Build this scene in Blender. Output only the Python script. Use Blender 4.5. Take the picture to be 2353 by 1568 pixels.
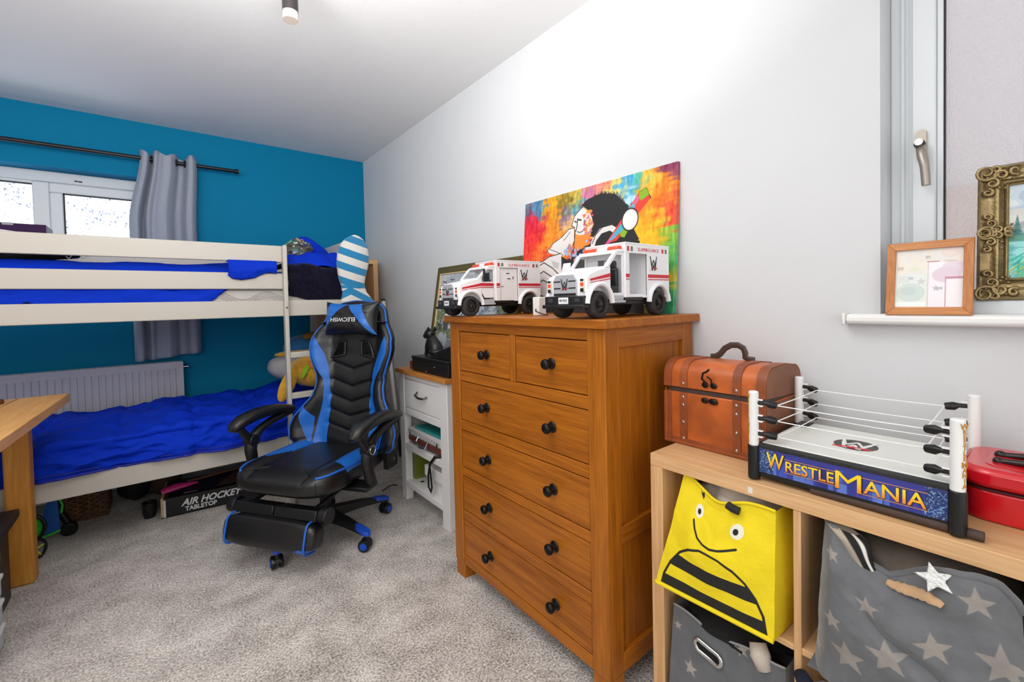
import bpy, bmesh, math, random
import numpy as np
from mathutils import Vector, Matrix, Euler, noise

for o in list(bpy.data.objects):
    bpy.data.objects.remove(o, do_unlink=True)
SC = bpy.context.scene
COL = SC.collection
PI = math.pi
R = math.radians
random.seed(7)

# ------------------------------------------------------------------ camera
CAM = Vector((-1.4447, -3.84042, 1.155))
YAW, PITCH, ROLL = 0.674925488, -0.0248876962, -0.0227430989
_F = Vector((math.sin(YAW)*math.cos(PITCH), math.cos(YAW)*math.cos(PITCH), math.sin(PITCH)))
_r0 = Vector((math.cos(YAW), -math.sin(YAW), 0)); _u0 = _r0.cross(_F)
_r = math.cos(ROLL)*_r0 + math.sin(ROLL)*_u0
_u = -math.sin(ROLL)*_r0 + math.cos(ROLL)*_u0
cam_d = bpy.data.cameras.new('camera'); cam_d.sensor_width = 36
cam_d.lens = 1017.89/2353*36; cam_d.shift_y = -65.18/2353
cam_d.clip_start = 0.02
cam = bpy.data.objects.new('camera', cam_d); COL.objects.link(cam)
M4 = Matrix((( _r.x, _u.x, -_F.x, CAM.x), (_r.y, _u.y, -_F.y, CAM.y), (_r.z, _u.z, -_F.z, CAM.z), (0,0,0,1)))
cam.matrix_world = M4
SC.camera = cam

# ------------------------------------------------------------------ world, lights, exposure
vs = SC.view_settings
vs.view_transform = 'Standard'; vs.look = 'None'; vs.gamma = 1; vs.use_curve_mapping = False
vs.exposure = 0.0
w = bpy.data.worlds.new('sky'); SC.world = w; w.use_nodes = True
nt = w.node_tree; nt.nodes.clear()
_o = nt.nodes.new('ShaderNodeOutputWorld'); _b = nt.nodes.new('ShaderNodeBackground')
_b.inputs[0].default_value = (0.80, 0.90, 1.0, 1); _b.inputs[1].default_value = 3.0
nt.links.new(_b.outputs[0], _o.inputs[0])

def area(name, loc, target, size, size_y, power, col=(1,1,1)):
    L = bpy.data.lights.new(name, 'AREA'); L.shape = 'RECTANGLE'; L.size = size; L.size_y = size_y
    L.energy = power; L.color = col
    o = bpy.data.objects.new(name, L); COL.objects.link(o); o.location = loc
    o.rotation_euler = (Vector(target)-Vector(loc)).to_track_quat('-Z', 'Y').to_euler()
    return o
# added fill lamps at left and, for assumed daylight, behind the camera, and the photographer's flash bounced off wall and ceiling
LIGHTS = dict(rear=19, bounce=1.2, up=36, left=23)
area('rear_fill', (-1.7, -4.85, 1.35), (-1.5, -1.0, 1.2), 2.6, 2.0, LIGHTS['rear'], (1.0, 0.985, 0.97))  # unseen lamp added for even light, standing in for assumed daylight
area('bounce_light', (-0.95, -3.2, 2.0), (-0.1, -2.6, 2.4), 0.4, 0.4, LIGHTS['bounce'], (1.0, 0.985, 0.97))
area('ceiling_bounce', (-1.5, -2.95, 1.95), (-1.4, -2.7, 2.4), 0.9, 0.9, LIGHTS['up'], (1.0, 0.985, 0.97))
area('left_fill', (-2.75, -3.7, 2.0), (-1.35, -1.2, 0.3), 1.2, 1.2, LIGHTS['left'], (1.0, 0.985, 0.97))  # unseen fill lamp added to brighten the carpet and bed side

# ------------------------------------------------------------------ colour + materials
def lin(c):
    return tuple(((x/255)/12.92 if x/255 <= 0.04045 else (((x/255)+0.055)/1.055)**2.4) for x in c)
MATS = {}
def mat(name, rgb, rough=0.6, metal=0.0, bump=0.0, bscale=60, var=0.0, vscale=6, spec=0.5, coat=0.0, trans=0.0, sheen=0.0, stretch=(1,1,1)):
    if name in MATS: return MATS[name]
    m = bpy.data.materials.new(name); m.use_nodes = True
    n = m.node_tree.nodes; l = m.node_tree.links; p = n['Principled BSDF']
    c = lin(rgb)
    p.inputs['Base Color'].default_value = (*c, 1)
    p.inputs['Roughness'].default_value = rough; p.inputs['Metallic'].default_value = metal
    p.inputs['Specular IOR Level'].default_value = spec
    p.inputs['Coat Weight'].default_value = coat
    p.inputs['Transmission Weight'].default_value = trans
    p.inputs['Sheen Weight'].default_value = sheen
    if bump or var:
        tc = n.new('ShaderNodeTexCoord'); mp = n.new('ShaderNodeMapping'); mp.inputs['Scale'].default_value = stretch
        l.new(tc.outputs['Object'], mp.inputs[0])
    if bump:
        nz = n.new('ShaderNodeTexNoise'); nz.inputs['Scale'].default_value = bscale; nz.inputs['Detail'].default_value = 4
        l.new(mp.outputs[0], nz.inputs['Vector'])
        b = n.new('ShaderNodeBump'); b.inputs['Strength'].default_value = bump; b.inputs['Distance'].default_value = 0.01
        l.new(nz.outputs['Fac'], b.inputs['Height']); l.new(b.outputs[0], p.inputs['Normal'])
    if var:
        nv = n.new('ShaderNodeTexNoise'); nv.inputs['Scale'].default_value = vscale; nv.inputs['Detail'].default_value = 5
        l.new(mp.outputs[0], nv.inputs['Vector'])
        rp = n.new('ShaderNodeValToRGB')
        rp.color_ramp.elements[0].position = 0.3; rp.color_ramp.elements[1].position = 0.7
        rp.color_ramp.elements[0].color = (*[x*(1-var) for x in c], 1); rp.color_ramp.elements[1].color = (*[min(1, x*(1+var)) for x in c], 1)
        l.new(nv.outputs['Fac'], rp.inputs[0]); l.new(rp.outputs[0], p.inputs['Base Color'])
    MATS[name] = m
    return m

def wood(name, light, dark, axis='z', rough=0.45, across=28, along=1.6, bump=0.05, fine=0.5):
    if name in MATS: return MATS[name]
    m = bpy.data.materials.new(name); m.use_nodes = True
    n = m.node_tree.nodes; l = m.node_tree.links; p = n['Principled BSDF']
    p.inputs['Roughness'].default_value = rough; p.inputs['Specular IOR Level'].default_value = 0.3
    tc = n.new('ShaderNodeTexCoord'); mp = n.new('ShaderNodeMapping'); oi = n.new('ShaderNodeObjectInfo')
    sc = [across]*3; sc['xyz'.index(axis)] = along
    mp.inputs['Scale'].default_value = sc
    mul = n.new('ShaderNodeVectorMath'); mul.operation = 'SCALE'; mul.inputs[0].default_value = (7.1, 13.7, 5.3)
    l.new(oi.outputs['Random'], mul.inputs['Scale']); l.new(mul.outputs[0], mp.inputs['Location'])
    l.new(tc.outputs['Object'], mp.inputs[0])
    n1 = n.new('ShaderNodeTexNoise'); n1.inputs['Scale'].default_value = 1.0; n1.inputs['Detail'].default_value = 3; n1.inputs['Distortion'].default_value = 1.2
    n2 = n.new('ShaderNodeTexNoise'); n2.inputs['Scale'].default_value = 6.0; n2.inputs['Detail'].default_value = 3
    l.new(mp.outputs[0], n1.inputs['Vector']); l.new(mp.outputs[0], n2.inputs['Vector'])
    mx = n.new('ShaderNodeMath'); mx.operation = 'MULTIPLY_ADD'; mx.inputs[1].default_value = fine
    l.new(n2.outputs['Fac'], mx.inputs[0])
    sb = n.new('ShaderNodeMath'); sb.operation = 'MULTIPLY'; sb.inputs[1].default_value = 1-fine
    l.new(n1.outputs['Fac'], sb.inputs[0]); l.new(sb.outputs[0], mx.inputs[2])
    rp = n.new('ShaderNodeValToRGB'); e = rp.color_ramp.elements
    e[0].position = 0.34; e[1].position = 0.62
    e[0].color = (*lin(dark), 1); e[1].color = (*lin(light), 1)
    l.new(mx.outputs[0], rp.inputs[0]); l.new(rp.outputs[0], p.inputs['Base Color'])
    b = n.new('ShaderNodeBump'); b.inputs['Strength'].default_value = bump; b.inputs['Distance'].default_value = 0.004
    l.new(mx.outputs[0], b.inputs['Height']); l.new(b.outputs[0], p.inputs['Normal'])
    MATS[name] = m
    return m

def vcol(name, rough=0.6, bump=0.0, bscale=80, sheen=0.0, var=0.0, vscale=20, spec=0.5, coat=0.0):
    """material that takes its printed colours from the colour attribute 'Col'"""
    if name in MATS: return MATS[name]
    m = bpy.data.materials.new(name); m.use_nodes = True
    n = m.node_tree.nodes; l = m.node_tree.links; p = n['Principled BSDF']
    p.inputs['Roughness'].default_value = rough; p.inputs['Sheen Weight'].default_value = sheen
    p.inputs['Specular IOR Level'].default_value = spec; p.inputs['Coat Weight'].default_value = coat
    a = n.new('ShaderNodeAttribute'); a.attribute_name = 'Col'
    out = a.outputs['Color']
    if var:
        tc = n.new('ShaderNodeTexCoord'); nv = n.new('ShaderNodeTexNoise'); nv.inputs['Scale'].default_value = vscale; nv.inputs['Detail'].default_value = 6
        l.new(tc.outputs['Object'], nv.inputs['Vector'])
        mr = n.new('ShaderNodeMapRange'); mr.inputs['From Min'].default_value = 0.3; mr.inputs['From Max'].default_value = 0.7
        mr.inputs['To Min'].default_value = 1-var; mr.inputs['To Max'].default_value = 1+var
        l.new(nv.outputs['Fac'], mr.inputs[0])
        vm = n.new('ShaderNodeVectorMath'); vm.operation = 'SCALE'
        l.new(a.outputs['Color'], vm.inputs[0]); l.new(mr.outputs[0], vm.inputs['Scale']); out = vm.outputs[0]
    l.new(out, p.inputs['Base Color'])
    if bump:
        tc2 = n.new('ShaderNodeTexCoord'); nz = n.new('ShaderNodeTexNoise'); nz.inputs['Scale'].default_value = bscale; nz.inputs['Detail'].default_value = 4
        l.new(tc2.outputs['Object'], nz.inputs['Vector'])
        b = n.new('ShaderNodeBump'); b.inputs['Strength'].default_value = bump; b.inputs['Distance'].default_value = 0.01
        l.new(nz.outputs['Fac'], b.inputs['Height']); l.new(b.outputs[0], p.inputs['Normal'])
    MATS[name] = m
    return m

# ------------------------------------------------------------------ mesh builder
def frame(origin, xa, ya):
    """matrix with local x along xa, y along ya"""
    x = Vector(xa).normalized(); z = x.cross(Vector(ya)).normalized(); y = z.cross(x)
    o = Vector(origin)
    return Matrix(((x.x, y.x, z.x, o.x), (x.y, y.y, z.y, o.y), (x.z, y.z, z.z, o.z), (0,0,0,1)))
class MB:
    def __init__(s): s.v = []; s.f = []; s.c = None
    def add(s, vs, fs, M=None):
        b = len(s.v)
        s.v += [tuple(M @ Vector(p)) if M is not None else tuple(p) for p in vs]
        s.f += [tuple(i+b for i in f) for f in fs]
        return s
    def box(s, x0, x1, y0, y1, z0, z1, M=None):
        v = [(x0,y0,z0),(x1,y0,z0),(x1,y1,z0),(x0,y1,z0),(x0,y0,z1),(x1,y0,z1),(x1,y1,z1),(x0,y1,z1)]
        return s.add(v, [(0,3,2,1),(4,5,6,7),(0,1,5,4),(1,2,6,5),(2,3,7,6),(3,0,4,7)], M)
    def beam(s, p0, p1, wa, wb, up=(0,0,1)):
        p0 = Vector(p0); p1 = Vector(p1); d = (p1-p0); L = d.length; d.normalize()
        x = d.cross(Vector(up)).normalized(); y = x.cross(d)
        M = Matrix(((x.x,y.x,d.x,p0.x),(x.y,y.y,d.y,p0.y),(x.z,y.z,d.z,p0.z),(0,0,0,1)))
        return s.box(-wa/2, wa/2, -wb/2, wb/2, 0, L, M)
    def cyl(s, p0, p1, r0, r1=None, n=16, caps=True):
        r1 = r0 if r1 is None else r1
        p0 = Vector(p0); p1 = Vector(p1); d = (p1-p0).normalized()
        a = d.orthogonal().normalized(); b = d.cross(a)
        v = []
        for p, r in ((p0, r0), (p1, r1)):
            for i in range(n):
                t = 2*PI*i/n; v.append(p + a*math.cos(t)*r + b*math.sin(t)*r)
        f = [(i, (i+1) % n, n+(i+1) % n, n+i) for i in range(n)]
        if caps: f += [tuple(range(n-1, -1, -1)), tuple(range(n, 2*n))]
        return s.add(v, f)
    def tube(s, pts, r, n=8, closed=False, flat=1.0, up=None):
        pts = [Vector(p) for p in pts]; m = len(pts)
        rr = r if isinstance(r, (list, tuple)) else [r]*m
        v = []; a = None
        for i, p in enumerate(pts):
            if closed: d = pts[(i+1) % m]-pts[i-1]
            else: d = pts[min(i+1, m-1)]-pts[max(i-1, 0)]
            d.normalize()
            if up is not None: a = d.cross(Vector(up)).normalized()
            elif a is None: a = d.orthogonal().normalized()
            else: a = (a - d*a.dot(d)).normalized()
            b = d.cross(a)
            for k in range(n):
                t = 2*PI*k/n; v.append(p + a*math.cos(t)*rr[i] + b*math.sin(t)*rr[i]*flat)
        f = []
        for i in range(m if closed else m-1):
            j = (i+1) % m
            for k in range(n): f.append((i*n+k, i*n+(k+1) % n, j*n+(k+1) % n, j*n+k))
        if not closed: f += [tuple(range(n-1, -1, -1)), tuple(range((m-1)*n, m*n))]
        return s.add(v, f)
    def lathe(s, prof, M=None, n=20):
        """prof: list of (r, z) from bottom to top; ends on the axis are closed"""
        v = []; f = []
        for r, z in prof:
            for i in range(n):
                t = 2*PI*i/n; v.append((r*math.cos(t), r*math.sin(t), z))
        for j in range(len(prof)-1):
            for i in range(n): f.append((j*n+i, j*n+(i+1) % n, (j+1)*n+(i+1) % n, (j+1)*n+i))
        f += [tuple(range(n-1, -1, -1)), tuple(range((len(prof)-1)*n, len(prof)*n))]
        return s.add(v, f, M)
    def prism(s, poly, z0, z1, M=None):
        n = len(poly)
        ar = sum(poly[i][0]*poly[(i+1) % n][1]-poly[(i+1) % n][0]*poly[i][1] for i in range(n))
        if ar < 0: poly = poly[::-1]
        v = [(x, y, z0) for x, y in poly]+[(x, y, z1) for x, y in poly]
        f = [tuple(range(n-1, -1, -1)), tuple(range(n, 2*n))]+[(i, (i+1) % n, n+(i+1) % n, n+i) for i in range(n)]
        return s.add(v, f, M)
    def ball(s, c, r, nu=16, nv=10, M=None, func=None):
        r = r if isinstance(r, (tuple, list)) else (r, r, r)
        v = []; f = []
        for j in range(nv+1):
            th = PI*j/nv
            for i in range(nu):
                ph = 2*PI*i/nu
                d = Vector((math.sin(th)*math.cos(ph), math.sin(th)*math.sin(ph), -math.cos(th)))
                k = func(d) if func else 1.0
                v.append((c[0]+d.x*r[0]*k, c[1]+d.y*r[1]*k, c[2]+d.z*r[2]*k))
        for j in range(nv):
            for i in range(nu): f.append((j*nu+i, j*nu+(i+1) % nu, (j+1)*nu+(i+1) % nu, (j+1)*nu+i))
        return s.add(v, f, M)
    def grid(s, nu, nv, P, closed_u=False, flip=False):
        b = len(s.v)
        nuu = nu if closed_u else nu+1
        vs = [tuple(P(i/nu, j/nv)) for j in range(nv+1) for i in range(nuu)]
        fs = []
        for j in range(nv):
            for i in range(nu):
                i2 = (i+1) % nuu
                q = (j*nuu+i, j*nuu+i2, (j+1)*nuu+i2, (j+1)*nuu+i)
                fs.append(q[::-1] if flip else q)
        return s.add(vs, fs)

INV = {}
def rootmat(o):
    while o.parent: o = o.parent
    return INV.get(o.name)
def _mesh(name, mb, m, smooth):
    me = bpy.data.meshes.new(name)
    me.from_pydata(mb.v, [], mb.f)
    if mb.c is not None:
        a = me.color_attributes.new('Col', 'FLOAT_COLOR', 'POINT')
        a.data.foreach_set('color', np.asarray(mb.c, dtype=np.float32).ravel())
    me.validate(clean_customdata=False); me.update()
    if m is not None: me.materials.append(m)
    if smooth:
        me.polygons.foreach_set('use_smooth', [True]*len(me.polygons))
        me.set_sharp_from_angle(angle=R(smooth))
    return me
def _finish(o, bevel, kind, label):
    if bevel:
        b = o.modifiers.new('bevel', 'BEVEL'); b.width = bevel; b.segments = 2; b.limit_method = 'ANGLE'; b.angle_limit = R(40)
        b.harden_normals = False
    if kind: o['kind'] = kind
    if label: o['label'] = label
def part(parent, name, mb, m, world=False, bevel=0, smooth=40, kind=None, label=None):
    if world:
        I = rootmat(parent)
        if I is not None: mb.v = [tuple(I @ Vector(p)) for p in mb.v]
    o = bpy.data.objects.new(name, _mesh(name, mb, m, smooth)); COL.objects.link(o); o.parent = parent
    _finish(o, bevel, kind, label)
    return o
def thing(name, label, cat, loc=(0,0,0), rotz=0, group=None):
    o = bpy.data.objects.new(name, None); COL.objects.link(o); o.empty_display_size = 0.05
    o.location = loc; o.rotation_euler = (0, 0, rotz); o['label'] = label; o['category'] = cat
    if group: o['group'] = group
    INV[o.name] = (Matrix.Translation(Vector(loc)) @ Matrix.Rotation(rotz, 4, 'Z')).inverted()
    return o
def single(name, label, cat, mb, m, bevel=0, smooth=40, group=None, kind=None):
    a = np.array(mb.v); c = Vector(((a[:,0].min()+a[:,0].max())/2, (a[:,1].min()+a[:,1].max())/2, a[:,2].min()))
    mb.v = [tuple(Vector(p)-c) for p in mb.v]
    o = bpy.data.objects.new(name, _mesh(name, mb, m, smooth)); COL.objects.link(o); o.location = c
    o['label'] = label; o['category'] = cat
    if group: o['group'] = group
    INV[o.name] = Matrix.Translation(c).inverted()
    _finish(o, bevel, kind, None)
    return o
def struct(name, mb, m, bevel=0, smooth=40, parent=None):
    o = bpy.data.objects.new(name, _mesh(name, mb, m, smooth)); COL.objects.link(o); o['kind'] = 'structure'
    if parent: o.parent = parent
    _finish(o, bevel, None, None)
    return o
def dup(root, loc, rotz, label, group=None):
    r = root.copy(); COL.objects.link(r); r.location = loc; r.rotation_euler = (0, 0, rotz); r['label'] = label
    if group: r['group'] = group
    for ch in list(root.children):
        c = ch.copy(); COL.objects.link(c); c.parent = r
        for g in list(ch.children):
            d = g.copy(); COL.objects.link(d); d.parent = c
    return r

# ------------------------------------------------------------------ text + paint
def text(s, size, M, align='CENTER', depth=0.0006, shear=0.0, offset=0.0, sx=1.0, spacing=1.0):
    cu = bpy.data.curves.new('lettering', 'FONT'); cu.body = s; cu.size = size; cu.align_x = align; cu.align_y = 'CENTER'
    cu.extrude = depth; cu.shear = shear; cu.offset = offset; cu.space_character = spacing; cu.resolution_u = 3
    o = bpy.data.objects.new('lettering', cu); COL.objects.link(o)
    bpy.context.view_layer.update()
    ev = o.evaluated_get(bpy.context.evaluated_depsgraph_get()); me = ev.to_mesh()
    vs = [(v.co.x*sx, v.co.y, v.co.z) for v in me.vertices]; fs = [tuple(p.vertices) for p in me.polygons]
    ev.to_mesh_clear(); bpy.data.objects.remove(o, do_unlink=True); bpy.data.curves.remove(cu)
    return MB().add(vs, fs, M)
def text_fit(s, width, cap, M, **k):
    """lettering scaled to a given width and capital height"""
    m = text(s, 1.0, Matrix.Identity(4), depth=.5, **k)
    a = np.array(m.v); lo = a.min(0); hi = a.max(0); c = (lo+hi)/2
    dz = .0006
    m.v = [tuple(M @ Vector(((p[0]-c[0])/(hi[0]-lo[0])*width, (p[1]-c[1])/(hi[1]-lo[1])*cap, (p[2]+.5)*dz))) for p in m.v]
    return m
_rng = np.random.default_rng(5)
def vnoise(w, h, fx, fy, seed=0):
    r = np.random.default_rng(seed); g = r.random((int(fy)+2, int(fx)+2))
    x = np.linspace(0, fx, w, endpoint=False); y = np.linspace(0, fy, h, endpoint=False)
    xi = x.astype(int); yi = y.astype(int); xf = x-xi; yf = y-yi
    xf = xf*xf*(3-2*xf); yf = yf*yf*(3-2*yf)
    a = g[np.ix_(yi, xi)]; b = g[np.ix_(yi, xi+1)]; c = g[np.ix_(yi+1, xi)]; d = g[np.ix_(yi+1, xi+1)]
    return (a*(1-xf)+b*xf)*(1-yf)[:,None] + (c*(1-xf)+d*xf)*yf[:,None]
class Paint:
    """flat print: W x H in metres (or any unit), y up"""
    def __init__(s, W, H, n, bg):
        s.W = W; s.H = H; s.nx = n; s.ny = max(4, int(round(n*H/W)))
        s.a = np.empty((s.ny+1, s.nx+1, 3)); s.a[:] = lin(bg)
        s.X, s.Y = np.meshgrid(np.linspace(0, W, s.nx+1), np.linspace(0, H, s.ny+1))
    def fill(s, mask, col, alpha=1.0):
        m = mask.astype(float)[..., None]*alpha
        s.a = s.a*(1-m)+m*np.array(lin(col)); return s
    def _draw(s, fn, x0, x1, y0, y1, col, alpha):
        """fill where fn(x, y) holds, with soft (averaged) edges, inside a bounding box"""
        dx, dy = s.W/s.nx, s.H/s.ny
        i0 = max(0, int(x0/dx)-1); i1 = min(s.nx+1, int(x1/dx)+3); j0 = max(0, int(y0/dy)-1); j1 = min(s.ny+1, int(y1/dy)+3)
        if i0 >= i1 or j0 >= j1: return s
        X = s.X[j0:j1, i0:i1]; Y = s.Y[j0:j1, i0:i1]; m = np.zeros(X.shape)
        for ox in (-.33, 0, .33):
            for oy in (-.33, 0, .33): m += fn(X+ox*dx, Y+oy*dy)
        m = (m/9*alpha)[..., None]
        s.a[j0:j1, i0:i1] = s.a[j0:j1, i0:i1]*(1-m)+m*np.array(lin(col))
        return s
    def poly(s, pts, col, alpha=1.0):
        n = len(pts)
        def fn(X, Y):
            m = np.zeros(X.shape, bool)
            for i in range(n):
                x0, y0 = pts[i]; x1, y1 = pts[(i+1) % n]
                if y0 == y1: continue
                m ^= ((y0 > Y) != (y1 > Y)) & (X < (x1-x0)*(Y-y0)/(y1-y0)+x0)
            return m
        xs = [p[0] for p in pts]; ys = [p[1] for p in pts]
        return s._draw(fn, min(xs), max(xs), min(ys), max(ys), col, alpha)
    def ell(s, cx, cy, rx, ry, col, alpha=1.0, rot=0):
        c, q = math.cos(rot), math.sin(rot); r = max(rx, ry)
        fn = lambda X, Y: (((X-cx)*c+(Y-cy)*q)/rx)**2+(((Y-cy)*c-(X-cx)*q)/ry)**2 <= 1
        return s._draw(fn, cx-r, cx+r, cy-r, cy+r, col, alpha)
    def line(s, pts, w, col, alpha=1.0):
        def fn(X, Y):
            m = np.zeros(X.shape, bool)
            for (x0, y0), (x1, y1) in zip(pts[:-1], pts[1:]):
                dx, dy = x1-x0, y1-y0; L = dx*dx+dy*dy+1e-12
                t = np.clip(((X-x0)*dx+(Y-y0)*dy)/L, 0, 1)
                m |= (X-x0-t*dx)**2+(Y-y0-t*dy)**2 <= (w/2)**2
            return m
        xs = [p[0] for p in pts]; ys = [p[1] for p in pts]
        return s._draw(fn, min(xs)-w, max(xs)+w, min(ys)-w, max(ys)+w, col, alpha)
    def star(s, cx, cy, r, col, rot=0, alpha=1.0, k=0.42):
        return s.poly([(cx+math.cos(rot+PI/2+i*PI/5)*(r if i % 2 == 0 else r*k), cy+math.sin(rot+PI/2+i*PI/5)*(r if i % 2 == 0 else r*k)) for i in range(10)], col, alpha)
    def rect(s, x0, x1, y0, y1, col, alpha=1.0):
        return s._draw(lambda X, Y: (X >= x0)&(X <= x1)&(Y >= y0)&(Y <= y1), x0, x1, y0, y1, col, alpha)
def print_mb(pt, P):
    """grid mesh carrying the print; P(u,v) -> point"""
    mb = MB().grid(pt.nx, pt.ny, P)
    mb.c = np.concatenate([pt.a.reshape(-1, 3), np.ones(((pt.nx+1)*(pt.ny+1), 1))], axis=1)
    return mb
def plane_P(o, U, V):
    o = Vector(o); U = Vector(U); V = Vector(V)
    return lambda u, v: o+U*u+V*v
def smooth01(a, b, x):
    t = min(1, max(0, (x-a)/(b-a))); return t*t*(3-2*t)
def fbm(x, y, z=0, oct=3):
    s = 0; a = 1
    for i in range(oct): s += a*noise.noise(Vector((x, y, z+i*7.3))); x *= 2; y *= 2; a *= .5
    return s
def interp(x, pts):
    if x <= pts[0][0]: return pts[0][1]
    for (x0, y0), (x1, y1) in zip(pts[:-1], pts[1:]):
        if x <= x1: return y0+(y1-y0)*(x-x0)/(x1-x0)
    return pts[-1][1]
# ------------------------------------------------------------------ materials of the room
BLUE = mat('blue_paint', (0, 124, 166), 0.7, spec=.15, bump=0.04, bscale=220)
GREY = mat('grey_paint', (216, 218, 220), 0.6, spec=.25, bump=0.04, bscale=200, var=0.025, vscale=1.3)
WHITE_P = mat('ceiling_paint', (236, 236, 236), 0.7, bump=0.05, bscale=90)
UPVC = mat('white_plastic_frame', (222, 227, 230), 0.35, spec=.3)
GLOSSW = mat('white_gloss_paint', (238, 238, 236), 0.3)
BLACK = mat('black_metal', (14, 14, 16), 0.35)
BLACKP = mat('black_plastic', (17, 17, 19), 0.42)
CHROME = mat('chrome', (200, 200, 200), 0.18, metal=1.0)
SATIN = mat('satin_nickel', (164, 156, 146), 0.42, metal=.85)

def carpet():
    m = bpy.data.materials.new('carpet'); m.use_nodes = True
    n = m.node_tree.nodes; l = m.node_tree.links; p = n['Principled BSDF']
    p.inputs['Roughness'].default_value = 0.95; p.inputs['Sheen Weight'].default_value = 0.25; p.inputs['Specular IOR Level'].default_value = 0.1
    tc = n.new('ShaderNodeTexCoord')
    def nz(s, d, dist=0.0, rough=0.6):
        t = n.new('ShaderNodeTexNoise'); t.inputs['Scale'].default_value = s; t.inputs['Detail'].default_value = d
        t.inputs['Distortion'].default_value = dist; t.inputs['Roughness'].default_value = rough
        l.new(tc.outputs['Object'], t.inputs['Vector']); return t
    a = nz(7.0, 7, 0.0, 0.68); b = nz(140, 2, 0.0, 0.5); c = nz(1.6, 3)
    m1 = n.new('ShaderNodeMath'); m1.operation = 'MULTIPLY'; m1.inputs[1].default_value = 0.36; l.new(a.outputs['Fac'], m1.inputs[0])
    m2 = n.new('ShaderNodeMath'); m2.operation = 'MULTIPLY_ADD'; m2.inputs[1].default_value = 0.58; l.new(b.outputs['Fac'], m2.inputs[0]); l.new(m1.outputs[0], m2.inputs[2])
    m3 = n.new('ShaderNodeMath'); m3.operation = 'MULTIPLY_ADD'; m3.inputs[1].default_value = 0.06; l.new(c.outputs['Fac'], m3.inputs[0]); l.new(m2.outputs[0], m3.inputs[2])
    rp = n.new('ShaderNodeValToRGB'); e = rp.color_ramp.elements
    e[0].position = 0.36; e[0].color = (*lin((118, 110, 104)), 1); e[1].position = 0.63; e[1].color = (*lin((240, 234, 227)), 1)
    k = rp.color_ramp.elements.new(0.5); k.color = (*lin((192, 185, 178)), 1)
    l.new(m3.outputs[0], rp.inputs[0]); l.new(rp.outputs[0], p.inputs['Base Color'])
    bp = n.new('ShaderNodeBump'); bp.inputs['Strength'].default_value = 0.7; bp.inputs['Distance'].default_value = 0.012
    l.new(m2.outputs[0], bp.inputs['Height']); l.new(bp.outputs[0], p.inputs['Normal'])
    return m
CARPET = carpet()

def glass(name, frosted):
    m = bpy.data.materials.new(name); m.use_nodes = True
    n = m.node_tree.nodes; l = m.node_tree.links; n.clear()
    o = n.new('ShaderNodeOutputMaterial'); t = n.new('ShaderNodeBsdfTransparent'); g = n.new('ShaderNodeBsdfGlossy')
    mx = n.new('ShaderNodeMixShader')
    if not frosted:
        g.inputs['Roughness'].default_value = 0.02; mx.inputs[0].default_value = 0.07
        l.new(t.outputs[0], mx.inputs[1]); l.new(g.outputs[0], mx.inputs[2]); l.new(mx.outputs[0], o.inputs[0])
        return m
    tc = n.new('ShaderNodeTexCoord'); nz = n.new('ShaderNodeTexNoise'); nz.inputs['Scale'].default_value = 230; nz.inputs['Detail'].default_value = 3
    l.new(tc.outputs['Object'], nz.inputs['Vector'])
    b = n.new('ShaderNodeBump'); b.inputs['Strength'].default_value = 0.8; b.inputs['Distance'].default_value = 0.004
    l.new(nz.outputs['Fac'], b.inputs['Height'])
    g.inputs['Roughness'].default_value = 0.22; l.new(b.outputs[0], g.inputs['Normal'])
    tr = n.new('ShaderNodeBsdfTranslucent'); tr.inputs[0].default_value = (0.80, 0.78, 0.78, 1); l.new(b.outputs[0], tr.inputs['Normal'])
    t.inputs[0].default_value = (0.90, 0.90, 0.90, 1)
    m2 = n.new('ShaderNodeMixShader'); m2.inputs[0].default_value = 0.30
    l.new(t.outputs[0], m2.inputs[1]); l.new(tr.outputs[0], m2.inputs[2])
    mx.inputs[0].default_value = 0.10
    l.new(m2.outputs[0], mx.inputs[1]); l.new(g.outputs[0], mx.inputs[2]); l.new(mx.outputs[0], o.inputs[0])
    return m
GLASS = glass('clear_glass', False); FROST = glass('obscured_glass', True)

# ------------------------------------------------------------------ room shell
X0, Y0, ZC = -3.15, -4.95, 2.40
struct('floor', MB().box(X0-.25, .25, Y0-.1, .25, -.1, 0), CARPET)
struct('ceiling', MB().box(X0-.25, .25, Y0-.1, .25, ZC, ZC+.1), WHITE_P)
# back wall (blue) with window opening
WX0, WX1, WZ0, WZ1 = -2.95, -1.38, 1.10, 2.035
mb = MB(); mb.box(X0-.25, WX0, 0, .25, 0, ZC).box(WX1, .25, 0, .25, 0, ZC).box(WX0, WX1, 0, .25, 0, WZ0).box(WX0, WX1, 0, .25, WZ1, ZC)
struct('wall_back', mb, BLUE)
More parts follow.
